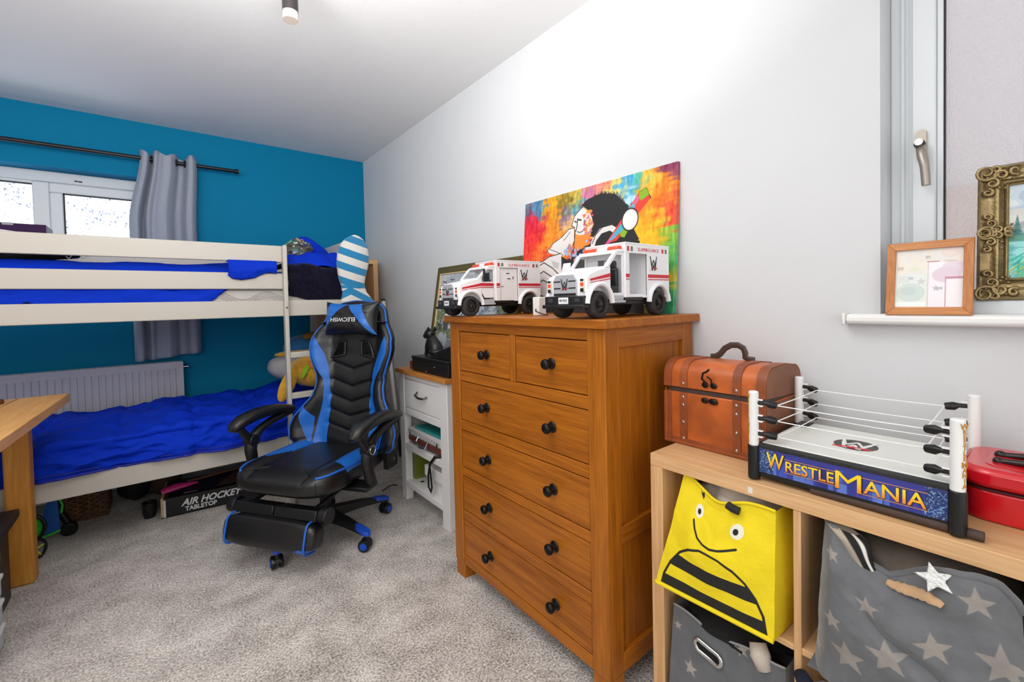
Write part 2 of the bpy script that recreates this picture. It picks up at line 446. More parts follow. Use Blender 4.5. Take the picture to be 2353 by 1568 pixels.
# right wall (pale grey) with window opening
VY0, VY1, VZ0, VZ1 = -4.55, -3.545, 1.08, 2.12
mb = MB(); mb.box(0, .25, VY1, 0, 0, ZC).box(0, .25, Y0, VY0, 0, ZC).box(0, .25, VY0, VY1, 0, VZ0).box(0, .25, VY0, VY1, VZ1, ZC)
struct('wall_right', mb, GREY)
struct('wall_left', MB().box(X0-.25, X0, Y0, 0, 0, ZC), GREY)
struct('wall_front', MB().box(X0-.25, .25, Y0-.25, Y0, 0, ZC), GREY)
struct('baseboard_right', MB().prism([(-.016,0),(0,0),(0,.10),(-.006,.10),(-.016,.088)], 0, 4.9, frame((0,-4.92,0), (1,0,0), (0,0,1)) @ Matrix.Rotation(PI,4,'Y') if False else Matrix(((1,0,0,0),(0,0,1,-4.92),(0,1,0,0),(0,0,0,1)))), GLOSSW)
struct('baseboard_back', MB().prism([(0,0),(-.016,0),(-.016,.088),(-.006,.10),(0,.10)], 0, 3.1, Matrix(((0,0,1,X0+.02),(1,0,0,0),(0,1,0,0),(0,0,0,1)))), GLOSSW)

# ------------------------------------------------------------------ back window
wy0, wy1 = .125, .185
mb = MB().box(WX0, WX1, wy0, wy1, WZ1-.068, WZ1-.0005).box(WX0, WX1, wy0, wy1, WZ0, WZ0+.06).box(WX0, WX0+.06, wy0+.0005, wy1, WZ0+.0595, WZ1-.0675).box(WX1-.06, WX1, wy0+.0005, wy1, WZ0+.0595, WZ1-.0675)
win = struct('window_1', mb, UPVC, bevel=.006)
part(win, 'mullion', MB().box(-2.020, -1.945, wy0-.004, wy1, WZ0+.05, WZ1-.07), UPVC, bevel=.006)
# opening sash on the right
sx0, sx1, sz0, sz1 = -1.945, WX1-.05, WZ0+.05, 1.962
sy = wy0-.018
mb = MB().box(sx0, sx1, sy, wy1-.02, sz1-.062, sz1).box(sx0, sx1, sy, wy1-.02, sz0, sz0+.062).box(sx0, sx0+.062, sy+.0006, wy1-.021, sz0+.0615, sz1-.0615).box(sx1-.062, sx1, sy+.0006, wy1-.021, sz0+.0615, sz1-.0615)
part(win, 'sash', mb, UPVC, bevel=.008)
GASK = mat('window_gasket', (30, 30, 32), 0.6)
mb = MB()
for a0, a1, b0, b1 in ((sx0+.060, sx1-.060, sz1-.068, sz1-.060), (sx0+.060, sx1-.060, sz0+.060, sz0+.068), (sx0+.060, sx0+.068, sz0+.06, sz1-.06), (sx1-.068, sx1-.060, sz0+.06, sz1-.06)):
    mb.box(a0, a1, sy+.004, sy+.02, b0, b1)
part(win, 'gasket', mb, GASK)
part(win, 'pane', MB().box(sx0+.06, sx1-.06, sy+.03, sy+.036, sz0+.06, sz1-.06), GLASS)
part(win, 'pane', MB().box(WX0+.055, -2.015, wy0+.03, wy0+.036, WZ0+.055, WZ1-.07), GLASS)
part(win, 'trickle_vent', MB().box(-1.83, -1.815, wy0-.006, wy0, 1.985, 1.992).box(-1.812, -1.795, wy0-.006, wy0, 1.984, 1.991), GASK)
mb = MB().box(WX0+.06, -2.02, wy0+.012, wy0+.03, 1.944, 1.950)
part(win, 'gasket', mb, GASK)
part(win, 'glazing_bead', MB().box(WX0+.06, -2.02, wy0+.008, wy0+.03, 1.952, 1.966), UPVC)

# ------------------------------------------------------------------ side window
fx = .105
mb = MB().box(fx, .165, VY1-.043, VY1, 1.10, VZ1).box(fx, .165, VY0, VY0+.043, 1.10, VZ1).box(fx, .165, VY0, VY1, VZ1-.05, VZ1)
win2 = struct('window_2', mb, UPVC, bevel=.004)
part(win2, 'bottom_rail', MB().box(.030, .165, VY0+.002, VY1-.02, 1.100, 1.1335), UPVC, bevel=.004)
part(win2, 'frame_bead', MB().box(fx-.004, fx, VY1-.030, VY1-.022, 1.135, VZ1-.02).box(fx-.006, fx, VY1-.046, VY1-.040, 1.135, VZ1-.02), UPVC, bevel=.001)
s0, s1 = VY0+.05, VY1-.045
mb = MB().box(fx-.016, .155, s1-.046, s1, 1.135, VZ1-.045).box(fx-.016, .155, s0, s0+.046, 1.135, VZ1-.045).box(fx-.016, .155, s0, s1, VZ1-.095, VZ1-.045).box(fx-.016, .155, s0, s1, 1.135, 1.16)
part(win2, 'sash', mb, UPVC, bevel=.004)
part(win2, 'sash_bead', MB().box(fx-.006, fx+.01, s1-.058, s1-.046, 1.16, VZ1-.095), UPVC, bevel=.002)
part(win2, 'gasket', MB().box(fx+.002, fx+.014, s1-.061, s1-.058, 1.16, VZ1-.095), GASK)
part(win2, 'pane', MB().box(fx+.012, fx+.020, s0+.045, s1-.058, 1.16, VZ1-.095), FROST)
# handle on the sash
hy, hz = s1-.0225, 1.527
hx = fx-.016
hd = part(win2, 'handle', MB().prism([(math.cos(t)*.010+0, math.sin(t)*.010+(.031 if math.sin(t) > 0 else -.030)) for t in [2*PI*i/20 for i in range(20)]], 0, .010, frame((hx, hy+.002, hz), (0,-1,0), (0,0,1))).tube([(hx-.008,hy,hz-.005),(hx-.030,hy-.001,hz-.012),(hx-.040,hy-.004,hz-.030),(hx-.042,hy-.009,hz-.06),(hx-.042,hy-.012,hz-.108)], [.010,.0105,.0105,.0095,.009], n=14), SATIN, bevel=0, smooth=50)
part(hd, 'lock', MB().cyl((hx-.006,hy+.002,hz+.002),(hx-.044,hy+.002,hz+.002),.0085,n=18), CHROME)
part(hd, 'lock_collar', MB().cyl((hx-.02,hy+.002,hz-.001),(hx-.036,hy+.002,hz-.001),.011,n=18), BLACKP)

# sill board with rounded nose and end cap
mb = MB().prism([(.12,1.077),(.12,1.103),(-.040,1.103),(-.047,1.100),(-.050,1.094),(-.050,1.086),(-.047,1.080),(-.040,1.077)], 0, 1.15, Matrix(((1,0,0,0),(0,0,1,-4.630),(0,1,0,0),(0,0,0,1))))
sill = struct('trim_1', MB().box(-.044,.001,-4.63,-3.480,1.077,1.103), GLOSSW, bevel=.009)
part(sill, 'sill_board', MB().box(-.002,.115,VY0+.002,VY1-.002,1.077,1.103), GLOSSW)
part(sill, 'end_cap', MB().box(-.047,.0005,-3.481,-3.473,1.074,1.106), GLOSSW, bevel=.006)

# ------------------------------------------------------------------ outside
PINK = mat('pink_render', (176, 146, 130), 0.9, bump=.3, bscale=60, var=.05, vscale=3)
o = single('neighbouring_wall', 'pale pink rendered wall outside the obscured side window', 'wall', MB().box(1.35, 1.45, -6.4, -2.2, 0, 1.62), PINK)
PALE = mat('pale_render', (178, 164, 160), 0.9, bump=.2, bscale=40, var=.03, vscale=2)
part(o, 'upper_wall', MB().box(1.36, 1.45, -6.4, -2.2, 1.62, 3.2), PALE, world=True, label='paler upper part of the wall')
LEAF = mat('leaf', (128, 130, 146), 0.6, var=.5, vscale=2.5)
BARK = mat('bark', (90, 80, 72), 0.9, bump=.4, bscale=30)
rg = random.Random(3)
mb = MB()
for i in range(12000):
    x = rg.uniform(-4.6, -.6); z = rg.uniform(.2, 2.9); y = 2.2+rg.uniform(0, .5)
    if noise.noise(Vector((x*1.6, z*1.6, 4))) > .30: continue
    s = rg.uniform(.010, .024); M = Matrix.Translation((x, y, z)) @ Euler((rg.uniform(0, 6), rg.uniform(0, 6), rg.uniform(0, 6))).to_matrix().to_4x4()
    mb.add([(-s,0,0),(0,-s*.45,.004),(s,0,0),(0,s*.45,.004)], [(0,1,2,3)], M)
tr = thing('garden_tree', 'bright leafy tree in the garden seen through the back window', 'tree', (-2.4, 2.5, 0))
part(tr, 'foliage', mb, LEAF, world=True, kind='stuff', smooth=0)
part(tr, 'trunk', MB().tube([(-2.4,2.5,0),(-2.38,2.5,1.0),(-2.3,2.52,1.8),(-2.1,2.5,2.7)], [.09,.07,.06,.03]).tube([(-2.38,2.5,.9),(-2.8,2.5,1.6),(-3.3,2.5,2.4)], [.05,.04,.02]), BARK, world=True)

# ------------------------------------------------------------------ radiator under the back window
RAD = mat('radiator_enamel', (192, 192, 202), 0.4, spec=.3)
rx0, rx1, rz0, rz1 = -2.72, -1.322, .20, .800
t = thing('radiator', 'white ribbed panel radiator on the blue wall under the window', 'radiator', (-2.0, -.06, 0))
mb = MB().box(rx0, rx1, -.092, -.078, rz0, rz1-.006)
nr = 42; pitch = (rx1-.03-(rx0+.03))/nr
for i in range(nr):
    a = rx0+.03+i*pitch
    mb.prism([(a, -.092), (a+.0015, -.0995), (a+pitch-.011, -.0975), (a+pitch-.0055, -.092)], rz0+.045, rz1-.045)
part(t, 'front_panel', mb, RAD, world=True, smooth=0)
part(t, 'rear_panel', MB().box(rx0, rx1, -.040, -.030, rz0, rz1-.01), RAD, world=True)
mb = MB().box(rx0, rx1, -.094, -.089, rz1-.012, rz1).box(rx0, rx1, -.034, -.029, rz1-.012, rz1)
for i in range(92):
    a = rx0+.008+i*(rx1-rx0-.016)/91; mb.box(a-.003, a+.003, -.092, -.030, rz1-.008, rz1-.002)
part(t, 'top_grille', mb, RAD, world=True, smooth=0)
part(t, 'side_panel', MB().box(rx1-.002, rx1+.003, -.095, -.028, rz0, rz1), RAD, world=True)
part(t, 'bleed_valve', MB().cyl((rx1, -.06, rz1-.04), (rx1+.022, -.06, rz1-.04), .007).cyl((rx1+.022, -.06, rz1-.04), (rx1+.032, -.06, rz1-.04), .010), CHROME, world=True)
part(t, 'wall_bracket', MB().box(-1.52, -1.48, -.032, -.001, .3, .7).box(-2.52, -2.48, -.032, -.001, .3, .7), RAD, world=True)

# ------------------------------------------------------------------ curtain rod + curtain
t = thing('curtain_rod', 'black metal curtain rod above the back window', 'curtain rod', (-2.0, -.09, 2.141))
part(t, 'pole', MB().cyl((-3.05,-.09,2.141), (-.975,-.09,2.141), .0125, n=16), BLACK, world=True)
part(t, 'end_cap', MB().cyl((-.975,-.09,2.141), (-.952,-.09,2.141), .0165, n=18), BLACK, world=True, bevel=.002)
part(t, 'bracket', MB().box(-1.345,-1.325,-.09,-.001,2.118,2.130).box(-1.355,-1.315,-.006,-.001,2.09,2.16), BLACK, world=True)
CURT = mat('grey_curtain', (158, 165, 178), 0.85, bump=.25, bscale=420, var=.08, vscale=160)
cp = [(0,-.075),(.05,-.125),(.12,-.135),(.17,-.06),(.20,-.055),(.25,-.14),(.29,-.125),(.33,-.11),(.42,-.132),(.52,-.138),(.60,-.10),(.66,-.055),(.74,-.05),(.79,-.075),(.84,-.135),(.91,-.145),(.97,-.115),(1,-.075)]
def cur(u, v):
    z = 2.182-v*1.345
    x = -1.497+u*.298
    k = smooth01(0, .35, v)
    xb = -1.565+u*.35
    x = x*(1-k)+xb*k
    s = 0
    for d in (-.02, -.01, 0, .01, .02): s += interp(min(1, max(0, u+d)), cp)/5
    y = -.09+(s+.09)*(1.0-.12*v)+.006*fbm(u*6, v*2, 3)
    z += (.012*math.cos(u*21) if v == 0 else 0) - (.035*v*(.5-u)) 
    return (x, y, z)
t = thing('curtain', 'grey eyelet curtain hanging beside the back window', 'curtain', (-1.37, -.09, .83))
mb = MB().grid(150, 60, cur)
c = part(t, 'cloth', mb, CURT, world=True, smooth=80)
sm = c.modifiers.new('thick', 'SOLIDIFY'); sm.thickness = .003
for u in (.185, .62, .765):
    x, y, z = cur(u, 0); 
    mb = MB().tube([(x+.002, -.09+math.cos(a)*.021, 2.141+math.sin(a)*.021) for a in [2*PI*i/20 for i in range(20)]], .0045, n=6, closed=True)
    part(t, 'eyelet', mb, BLACK, world=True)

# ------------------------------------------------------------------ ceiling lamp
t = thing('ceiling_light', 'slim dark cylinder lamp with pale end hanging from ceiling', 'lamp', (-1.03, -2.07, 2.2))
LAMPD = mat('dark_lamp_metal', (62, 58, 58), 0.3, metal=.6); LAMPB = mat('lamp_diffuser', (196, 184, 172), 0.5)
part(t, 'tube', MB().cyl((-1.03,-2.07,2.228), (-1.03,-2.07,2.385), .027, n=28), LAMPD, world=True)
part(t, 'diffuser', MB().cyl((-1.03,-2.07,2.198), (-1.03,-2.07,2.228), .0262, n=28), LAMPB, world=True)
part(t, 'ceiling_plate', MB().cyl((-1.03,-2.07,2.385), (-1.03,-2.07,2.3995), .05, n=28), LAMPD, world=True)
CEIL = mat('smoke_alarm_white', (240, 240, 240), .4)
# ------------------------------------------------------------------ bunk bed
BEDW = mat('bed_white_paint', (194, 189, 179), 0.42, bump=.03, bscale=70)
BX0, BX1, BY0, BY1 = -2.46, -.476, -1.0, -.165
bed = thing('bunk_bed', 'white painted wooden bunk bed with ladder along the blue wall', 'bed', (-1.45, -.5, 0))
def bp(n, mb, b=.004, m=BEDW, **k): return part(bed, n, mb, m, world=True, bevel=b, **k)
for (x, y) in ((BX0, BY0+.02), (BX0, BY1-.02), (BX1-.02, BY0+.02), (BX1-.02, BY1-.02)):
    bp('post', MB().box(x-.025, x+.025, y-.02, y+.02, 0, 1.50))
# front rails
bp('guard_rail', MB().box(BX0, -.852, BY0, BY0+.022, 1.413, 1.508))
bp('guard_rail', MB().box(BX0, -.852, BY0, BY0+.022, 1.258, 1.349))
bp('upper_side_rail', MB().box(BX0, BX1, BY0, BY0+.024, 1.100, 1.193))
bp('lower_side_rail', MB().box(BX0, BX1, BY0, BY0+.024, .303, .404))
# wall side rails
bp('guard_rail', MB().box(BX0, BX1, BY1-.022, BY1, 1.413, 1.508))
bp('guard_rail', MB().box(BX0, BX1, BY1-.022, BY1, 1.258, 1.349))
bp('upper_side_rail', MB().box(BX0, BX1, BY1-.024, BY1, 1.100, 1.193))
bp('lower_side_rail', MB().box(BX0, BX1, BY1-.024, BY1, .303, .404))
# end panels
for x in (BX0, BX1-.034):
    bp('end_panel', MB().box(x, x+.022, BY0+.03, BY1-.03, 1.12, 1.56))
    bp('end_panel', MB().box(x, x+.022, BY0+.03, BY1-.03, .30, .62))
for i in range(13):
    x = BX0+.08+i*.155
    bp('slat', MB().box(x, x+.07, BY0+.026, BY1-.026, 1.118, 1.134), .002)
    bp('slat', MB().box(x, x+.07, BY0+.026, BY1-.026, .315, .331), .002)
# ladder
lad = bp('ladder_post', MB().box(-.874, -.852, -1.048, -1.000, .0, 1.508), .005)
bp('ladder_post', MB().box(-.522, -.500, -1.048, -1.000, .0, 1.165), .005)
SCREW = mat('screw_steel', (120, 112, 100), .4, metal=.8)
part(lad, 'screw', MB().cyl((-.863,-1.0495,1.150), (-.863,-1.0475,1.150), .0065, n=12).cyl((-.863,-1.0515,1.150), (-.863,-1.049,1.150), .003, n=8), SCREW, world=True)
for z in (.856, .618, .385):
    bp('rung', MB().box(-.853, -.520, -1.042, -1.008, z, z+.034), .004)

MATT = mat('mattress_ticking', (188, 184, 178), .85, bump=.15, bscale=30, var=.06, vscale=14)
MATTB = mat('black_mattress_base', (30, 30, 33), .9, bump=.2, bscale=200)
DUVET = mat('royal_blue_cotton', (5, 50, 190), .75, bump=.12, bscale=45, spec=.12)
DUVETD = mat('royal_blue_piping', (8, 28, 150), .6)

# upper mattress with stitched wave lines
t = thing('mattress', 'pale grey quilted mattress on the upper bunk', 'mattress', (-1.45, -.5, 1.134))
part(t, 'pad', MB().box(BX0+.03, BX1-.05, BY0+.03, BY1-.03, 1.134, 1.268), MATT, world=True, bevel=.02)
STIT = mat('mattress_stitching', (146, 143, 140), .8)
for k in range(4):
    pts = [(-1.25+i*.01, BY0+.0285, 1.205+.022*math.sin((i*.01)*26+k*.0)+(k-1.5)*.011) for i in range(42)]
    part(t, 'stitching', MB().tube(pts, .0012, n=5), STIT, world=True)
single('mattress', 'dark mattress of the lower bunk under the blue duvet', 'mattress', MB().box(BX0+.03, BX1-.05, BY0+.03, BY1-.03, .331, .50), MATTB, bevel=.02)

# lower duvet
def qline(x, y, s=.30):
    a = min(abs((x/s) % 1-.0), abs((x/s) % 1-1)); b = min(abs((y/s) % 1), abs((y/s) % 1-1))
    return -.020*math.exp(-(a*s/.018)**2) - .016*math.exp(-(b*s/.018)**2)
def low(u, v):
    x = -2.42+u*(2.42-.60)
    L = v*1.077
    h = .572+.02*fbm(x*1.5, 1.0, 3)
    if u > .78: h += .030*smooth01(.78, .9, u)
    y = -.19; z = h
    wx = x+.10*noise.noise(Vector((x*2.3, L*2.3, 5))); wl = L+.10*noise.noise(Vector((x*2.3, L*2.3, 9)))
    d = .026*fbm(x*3.0, L*3.0, 1.5, 4) + .45*qline(x+.11, L+.05) - .030*abs(noise.noise(Vector((wx*4+wl*4.5, wl*6-wx*2.5, 2.2)))) - .020*abs(noise.noise(Vector((wx*9-wl*5, wl*10+wx*4, 7.2)))) + .008
    d *= 1.25
    top = .785
    if L < top: y = -.19-L; z = h+d+.02*math.sin(L/top*PI)
    else:
        a = (L-top); rr = .042
        if a < rr*PI/2:
            an = a/rr; y = -.19-top-rr*math.sin(an)-d*math.sin(an); z = h-rr*(1-math.cos(an))+d*math.cos(an)
        else:
            b = a-rr*PI/2; y = -.19-top-rr-d*1.1-.01*math.sin(x*9)*b*5; z = h-rr-b*(.62+.05*math.sin(x*5.2+1)+.05*math.sin(x*11)+.10*smooth01(-1.5,-1.0,x))
    return (x, min(y, -.18), max(z, .405))
t = thing('duvet', 'crumpled royal blue duvet spread over the lower bunk', 'duvet', (-1.5, -.5, .55))
c = part(t, 'cover', MB().grid(230, 130, low), DUVET, world=True, smooth=180)
c.modifiers.new('thick', 'SOLIDIFY').thickness = -.006
part(t, 'piping', MB().tube([low(i/160, 1.0) for i in range(161)], .006, n=7), DUVETD, world=True)
part(t, 'piping', MB().tube([(p[0], p[1]-.004, p[2]+.018) for p in [low(i/160, .985) for i in range(161)]], .003, n=6), DUVETD, world=True)

# upper duvet: a thick roll between the rails, one flap hanging over the middle rail
def upd(u, v):
    x = -2.42+u*(2.42-.90)
    d = .016*fbm(x*5, v*4, 8, 4)-.014*abs(noise.noise(Vector((x*9+v*8, v*7-x*2, 3))))
    low_z = 1.235-.03*math.sin(x*3.1)-.03*smooth01(-2.1, -1.7, -abs(x+1.6)) + (.12*smooth01(-1.30, -1.0, x))
    if v < .5:
        q = v/.5; y = -.20-q*.70; z = 1.376+.02*math.sin(q*PI)+d*(1 if q < .8 else .5)+.012*smooth01(-1.3, -1.1, x)
    else:
        q = (v-.5)/.5; y = -.90-.065*math.sin(min(1, q*2)*PI/2)-d*.6-.002; z = 1.376-(1.376-low_z)*q+d*.4
        z -= .02*(1-math.cos(min(1, q*3)*PI/2))*.3
    return (x, max(y, -.972), z)
t = thing('duvet', 'royal blue duvet rumpled behind the rails of the upper bunk', 'duvet', (-1.6, -.5, 1.3))
c = part(t, 'cover', MB().grid(200, 60, upd), DUVET, world=True, smooth=180)
c.modifiers.new('thick', 'SOLIDIFY').thickness = .02
def flap(u, v):
    x = -1.138+u*.235
    zb = interp(u, [(0, 1.338), (.08, 1.318), (.25, 1.312), (.5, 1.322), (.75, 1.352), (.86, 1.356), (1, 1.35)])
    zt = 1.412
    if v < .22: y = -.93-v/.22*.075; z = zt-.004*v
    else:
        q = (v-.22)/.78; y = -1.008-.012*math.sin(q*PI)-.004*noise.noise(Vector((u*9, v*5, 1))); z = zt-(zt-zb)*q
    return (x, y, z)
f = part(t, 'flap', MB().grid(40, 20, flap), DUVET, world=True, smooth=180)
f.modifiers.new('thick', 'SOLIDIFY').thickness = .008
part(f, 'piping', MB().tube([flap(i/40, 1.0) for i in range(41)], .005, n=7), DUVETD, world=True)

# navy fleece blanket over the side rail, right of the ladder
FLEECE = mat('navy_fleece', (17, 14, 34), .98, bump=.9, bscale=110, sheen=.12, var=.5, vscale=60, spec=.1)
def fle(u, v):
    x = -.838+u*.350
    zt = 1.392+.012*math.sin(u*7); zb = interp(u, [(0, 1.225), (.25, 1.20), (.5, 1.175), (1, 1.168)])
    if v < .3: return (x, -.60-.36*v/.3, zt+.02*math.sin(v/.3*PI)+.012*fbm(u*3, v*4, 5))
    q = (v-.3)/.7
    return (x, -.968-.018*math.sin(q*PI)-.010*fbm(u*4, q*3, 9), zt-(zt-zb)*q)
b = single('fleece_blanket', 'dark navy fleece blanket hanging over the upper bunk beside ladder', 'blanket', MB().grid(60, 50, fle), FLEECE, smooth=180)
b.modifiers.new('thick', 'SOLIDIFY').thickness = .012
# blue sheet bunched on top of it, pillow, patterned clothes
def sheet(u, v):
    x = -.845+u*.36; q = v
    h = .052*math.sin(min(1, .15+u*1.1)*PI*.55)+.018*fbm(u*4+q*2, q*3, 11, 4)
    y = -.975+q*.42
    z = 1.388+.010*u+(h*.9+.045)*math.sin(min(1, q*3.2)*PI/2)+.014*abs(math.sin(u*8+q*3))
    return (x, y, z)
b = single('bed_sheet', 'blue sheet bunched above the navy fleece on upper bunk', 'bed sheet', MB().grid(60, 40, sheet), DUVET, smooth=180)
b.modifiers.new('thick', 'SOLIDIFY').thickness = .010
def pil(d): return 1+.10*noise.noise(d*2.2)+.14*max(0, d.z)*max(0, d.x+.2)
single('pillow', 'blue pillow standing against the end of the upper bunk', 'pillow', MB().ball((0,0,0), (.15,.06,.115), 28, 20, Matrix.Translation((-.628,-.62,1.49)) @ Matrix.Rotation(.25, 4, 'X') @ Matrix.Rotation(.62, 4, 'Y'), func=lambda d: (abs(d.x)**3+abs(d.y)**3+abs(d.z)**3)**(-1/3)*.93+.05*noise.noise(d*3)), DUVET, smooth=180)
pt = Paint(1, 1, 150, (84, 80, 76))
r_ = random.Random(12)
for i in range(260):
    pt.ell(r_.random(), r_.random(), r_.uniform(.008, .04), r_.uniform(.008, .04), r_.choice([(40,110,60),(96,170,110),(30,60,110),(20,24,30),(150,140,130),(90,120,140),(180,190,190),(130,70,60),(50,46,44)]), rot=r_.uniform(0, 3))
def cloth(u, v):
    th = v*PI; ph = u*2*PI
    d = Vector((math.sin(th)*math.cos(ph), math.sin(th)*math.sin(ph), -math.cos(th)))
    k = 1+.22*noise.noise(d*1.8+Vector((3,1,4)))+.10*noise.noise(d*4.5)
    return Vector((-.735, -.74, 1.505))+Vector((d.x*.085*k+d.z*.025, d.y*.07*k, d.z*.085*k))
PRINTC = vcol('printed_cotton', .85, bump=.2, bscale=60)
single('t_shirt', 'patterned grey and green T-shirt heaped on the upper bunk', 'T-shirt', print_mb(pt, cloth), PRINTC, smooth=180)
# things at the left end of the upper bunk
DARKC = mat('dark_camouflage_cloth', (34, 34, 30), .9, bump=.4, bscale=40, var=.6, vscale=25)
single('jacket', 'dark crumpled jacket lying at left end of the upper bunk', 'jacket', MB().ball((0,0,0), (.24,.10,.040), 30, 16, Matrix.Translation((-1.985,-.82,1.432)), func=lambda d: 1+.25*noise.noise(d*2.5)), DARKC, smooth=180)
WHT = mat('white_plastic', (236, 236, 234), .35)
t = thing('coat_hanger', 'white wire coat hanger lying beside the dark jacket on upper bunk', 'hanger', (-1.76, -.86, 1.42))
part(t, 'wire', MB().tube([(-1.79,-.85,1.435),(-1.765,-.87,1.408),(-1.745,-.87,1.440),(-1.715,-.86,1.412),(-1.70,-.85,1.425)], .0022, n=6), WHT, world=True)
PURP = mat('purple_card', (50, 10, 66), .55, spec=.2)
t = thing('toy_box', 'purple cardboard toy box on the upper bunk by the window', 'box', (-2.05, -.40, 1.50))
part(t, 'box', MB().box(-2.28,-1.885,-.50,-.30,1.42,1.612), PURP, world=True, bevel=.002)
part(t, 'front_print', MB().prism([(-2.28,1.43),(-1.95,1.555),(-1.95,1.563),(-2.28,1.60)],.500,.502,Matrix(((1,0,0,0),(0,0,-1,0),(0,1,0,0),(0,0,0,1)))), mat('dark_print', (52,50,52), .5), world=True)
part(t, 'front_stripe', MB().prism([(-2.28,1.602),(-1.94,1.556),(-1.94,1.562),(-2.28,1.609)],.500,.503,Matrix(((1,0,0,0),(0,0,-1,0),(0,1,0,0),(0,0,0,1)))), WHT, world=True)
part(t, 'clasp', MB().box(-2.04,-2.00,-.503,-.499,1.60,1.614), mat('grey_clasp', (150,150,155), .4), world=True, bevel=.001)

# ------------------------------------------------------------------ hooded striped towel over the corner post
SB = (34, 132, 182); SW = (226, 222, 216)
pt = Paint(1, 1, 220, SW)
for z0 in (.095, .295, .495, .685, .875):
    pt.fill((pt.Y > z0-.02+.0*pt.X) & (pt.Y < z0+.085), SB)
pt.a[:] = lin(SW)
def stripe_idx(x, z): return None
X, Y = pt.X, pt.Y
hgt = Y*.46+1.14
sl = hgt+.075*np.clip((X-.0)*2, 0, 1)*np.where(X < .5, 1, 0)
prof = [(0,.34),(.08,.36),(.2,.33),(.30,.30),(.40,.33),(.55,.38),(.7,.40),(.82,.37),(.92,.27),(.97,.16),(1.0,.03)]
def tow(u, v):
    z = 1.135+v*.465
    a = u*2*PI
    w = .88*interp(v, [(0,.105),(.10,.115),(.22,.085),(.32,.082),(.42,.095),(.60,.112),(.75,.110),(.86,.094),(.94,.062),(.985,.030),(1,.006)])
    cx = interp(v, [(0,-.452),(.25,-.474),(.40,-.476),(.8,-.462),(1,-.452)])
    fold = (1+.16*math.sin(a*3+1.0)*(1-smooth01(.15, .40, v)))
    x = cx+math.cos(a)*w*fold
    y = -1.012-math.sin(a)*w*.42*fold-.012*(1 if math.sin(a) > 0 else 0)
    return (x, y, z+.006*fbm(u*5, v*4, 2))
for j in range(pt.ny+1):
    for i in range(pt.nx+1):
        p = tow(i/pt.nx, j/pt.ny)
        s = (p[2]+(p[0]+.57)*.30-(p[1]+1.05)*.25-1.108)/.0925
        if j/pt.ny < .27: s = (p[2]+abs(p[0]+.50)*.5-1.13)/.092
        if (s % 1.0) < .5: pt.a[j, i] = lin(SB)
        if .27 <= j/pt.ny < .32: pt.a[j, i] = lin(SB)
TOWEL = vcol('striped_towelling', .95, bump=.5, bscale=300, sheen=.3)
single('hooded_towel', 'blue and white striped hooded towel hung over the bunk post', 'towel', print_mb(pt, tow), TOWEL, smooth=180)

# ------------------------------------------------------------------ plush toys and pillow on the lower bunk
GREYP = mat('grey_pillow_cotton', (150, 148, 150), .9, bump=.15, bscale=60)
single('pillow', 'grey pillow at the head of the lower bunk behind yellow plush', 'pillow', MB().ball((0,0,0), (.20,.12,.085), 30, 20, Matrix.Translation((-.72,-.66,.735)) @ Matrix.Rotation(.25, 4, 'Y'), func=lambda d: (abs(d.x)**2.6+abs(d.y)**2.6+abs(d.z)**2.6)**(-1/2.6)*.95), GREYP, smooth=180)
YEL = mat('yellow_plush', (214, 160, 36), .95, bump=.6, bscale=120, sheen=.4, var=.15, vscale=40)
ORG = mat('orange_plush', (226, 120, 20), .9, bump=.3, bscale=90, sheen=.3); GRN = mat('green_plush', (140, 178, 40), .9, bump=.3, bscale=90)
t = thing('plush_toy', 'large yellow plush with orange snout lying behind the ladder', 'plush toy', (-.68, -.83, .70))
part(t, 'body', MB().ball((-.665,-.86,.752), (.165,.11,.105), 28, 20, func=lambda d: 1+.06*noise.noise(d*2)), YEL, world=True, smooth=180)
part(t, 'snout', MB().ball((-.690,-.968,.800), (.050,.03,.036), 18, 12), ORG, world=True, smooth=180)
part(t, 'leaf', MB().ball((0,0,0), (.017,.012,.055), 12, 10, Matrix.Translation((-.752,-.960,.765)) @ Matrix.Rotation(.5,4,'Y')), GRN, world=True, smooth=180)
part(t, 'ear', MB().ball((0,0,0), (.042,.022,.105), 16, 14, Matrix.Translation((-.850,-.93,.685)) @ Matrix.Rotation(.42,4,'Y')), YEL, world=True, smooth=180)
BLP = mat('blue_plush', (28, 96, 150), .9, bump=.4, bscale=100, sheen=.3)
t = thing('plush_toy', 'blue round plush with yellow tuft behind the yellow plush', 'plush toy', (-.66, -.42, .80))
part(t, 'body', MB().ball((-.66,-.46,.86), (.115,.09,.09), 24, 16), BLP, world=True, smooth=180)
part(t, 'tuft', MB().ball((-.60,-.50,.945), (.06,.05,.025), 16, 10, func=lambda d: 1+.5*noise.noise(d*4)), mat('brown_yellow_plush', (130,92,24), .95, bump=.5, bscale=120), world=True, smooth=180)
part(t, 'brim', MB().ball((-.70,-.57,.835), (.15,.06,.022), 20, 10, func=lambda d: 1+.2*noise.noise(d*3)), YEL, world=True, smooth=180)
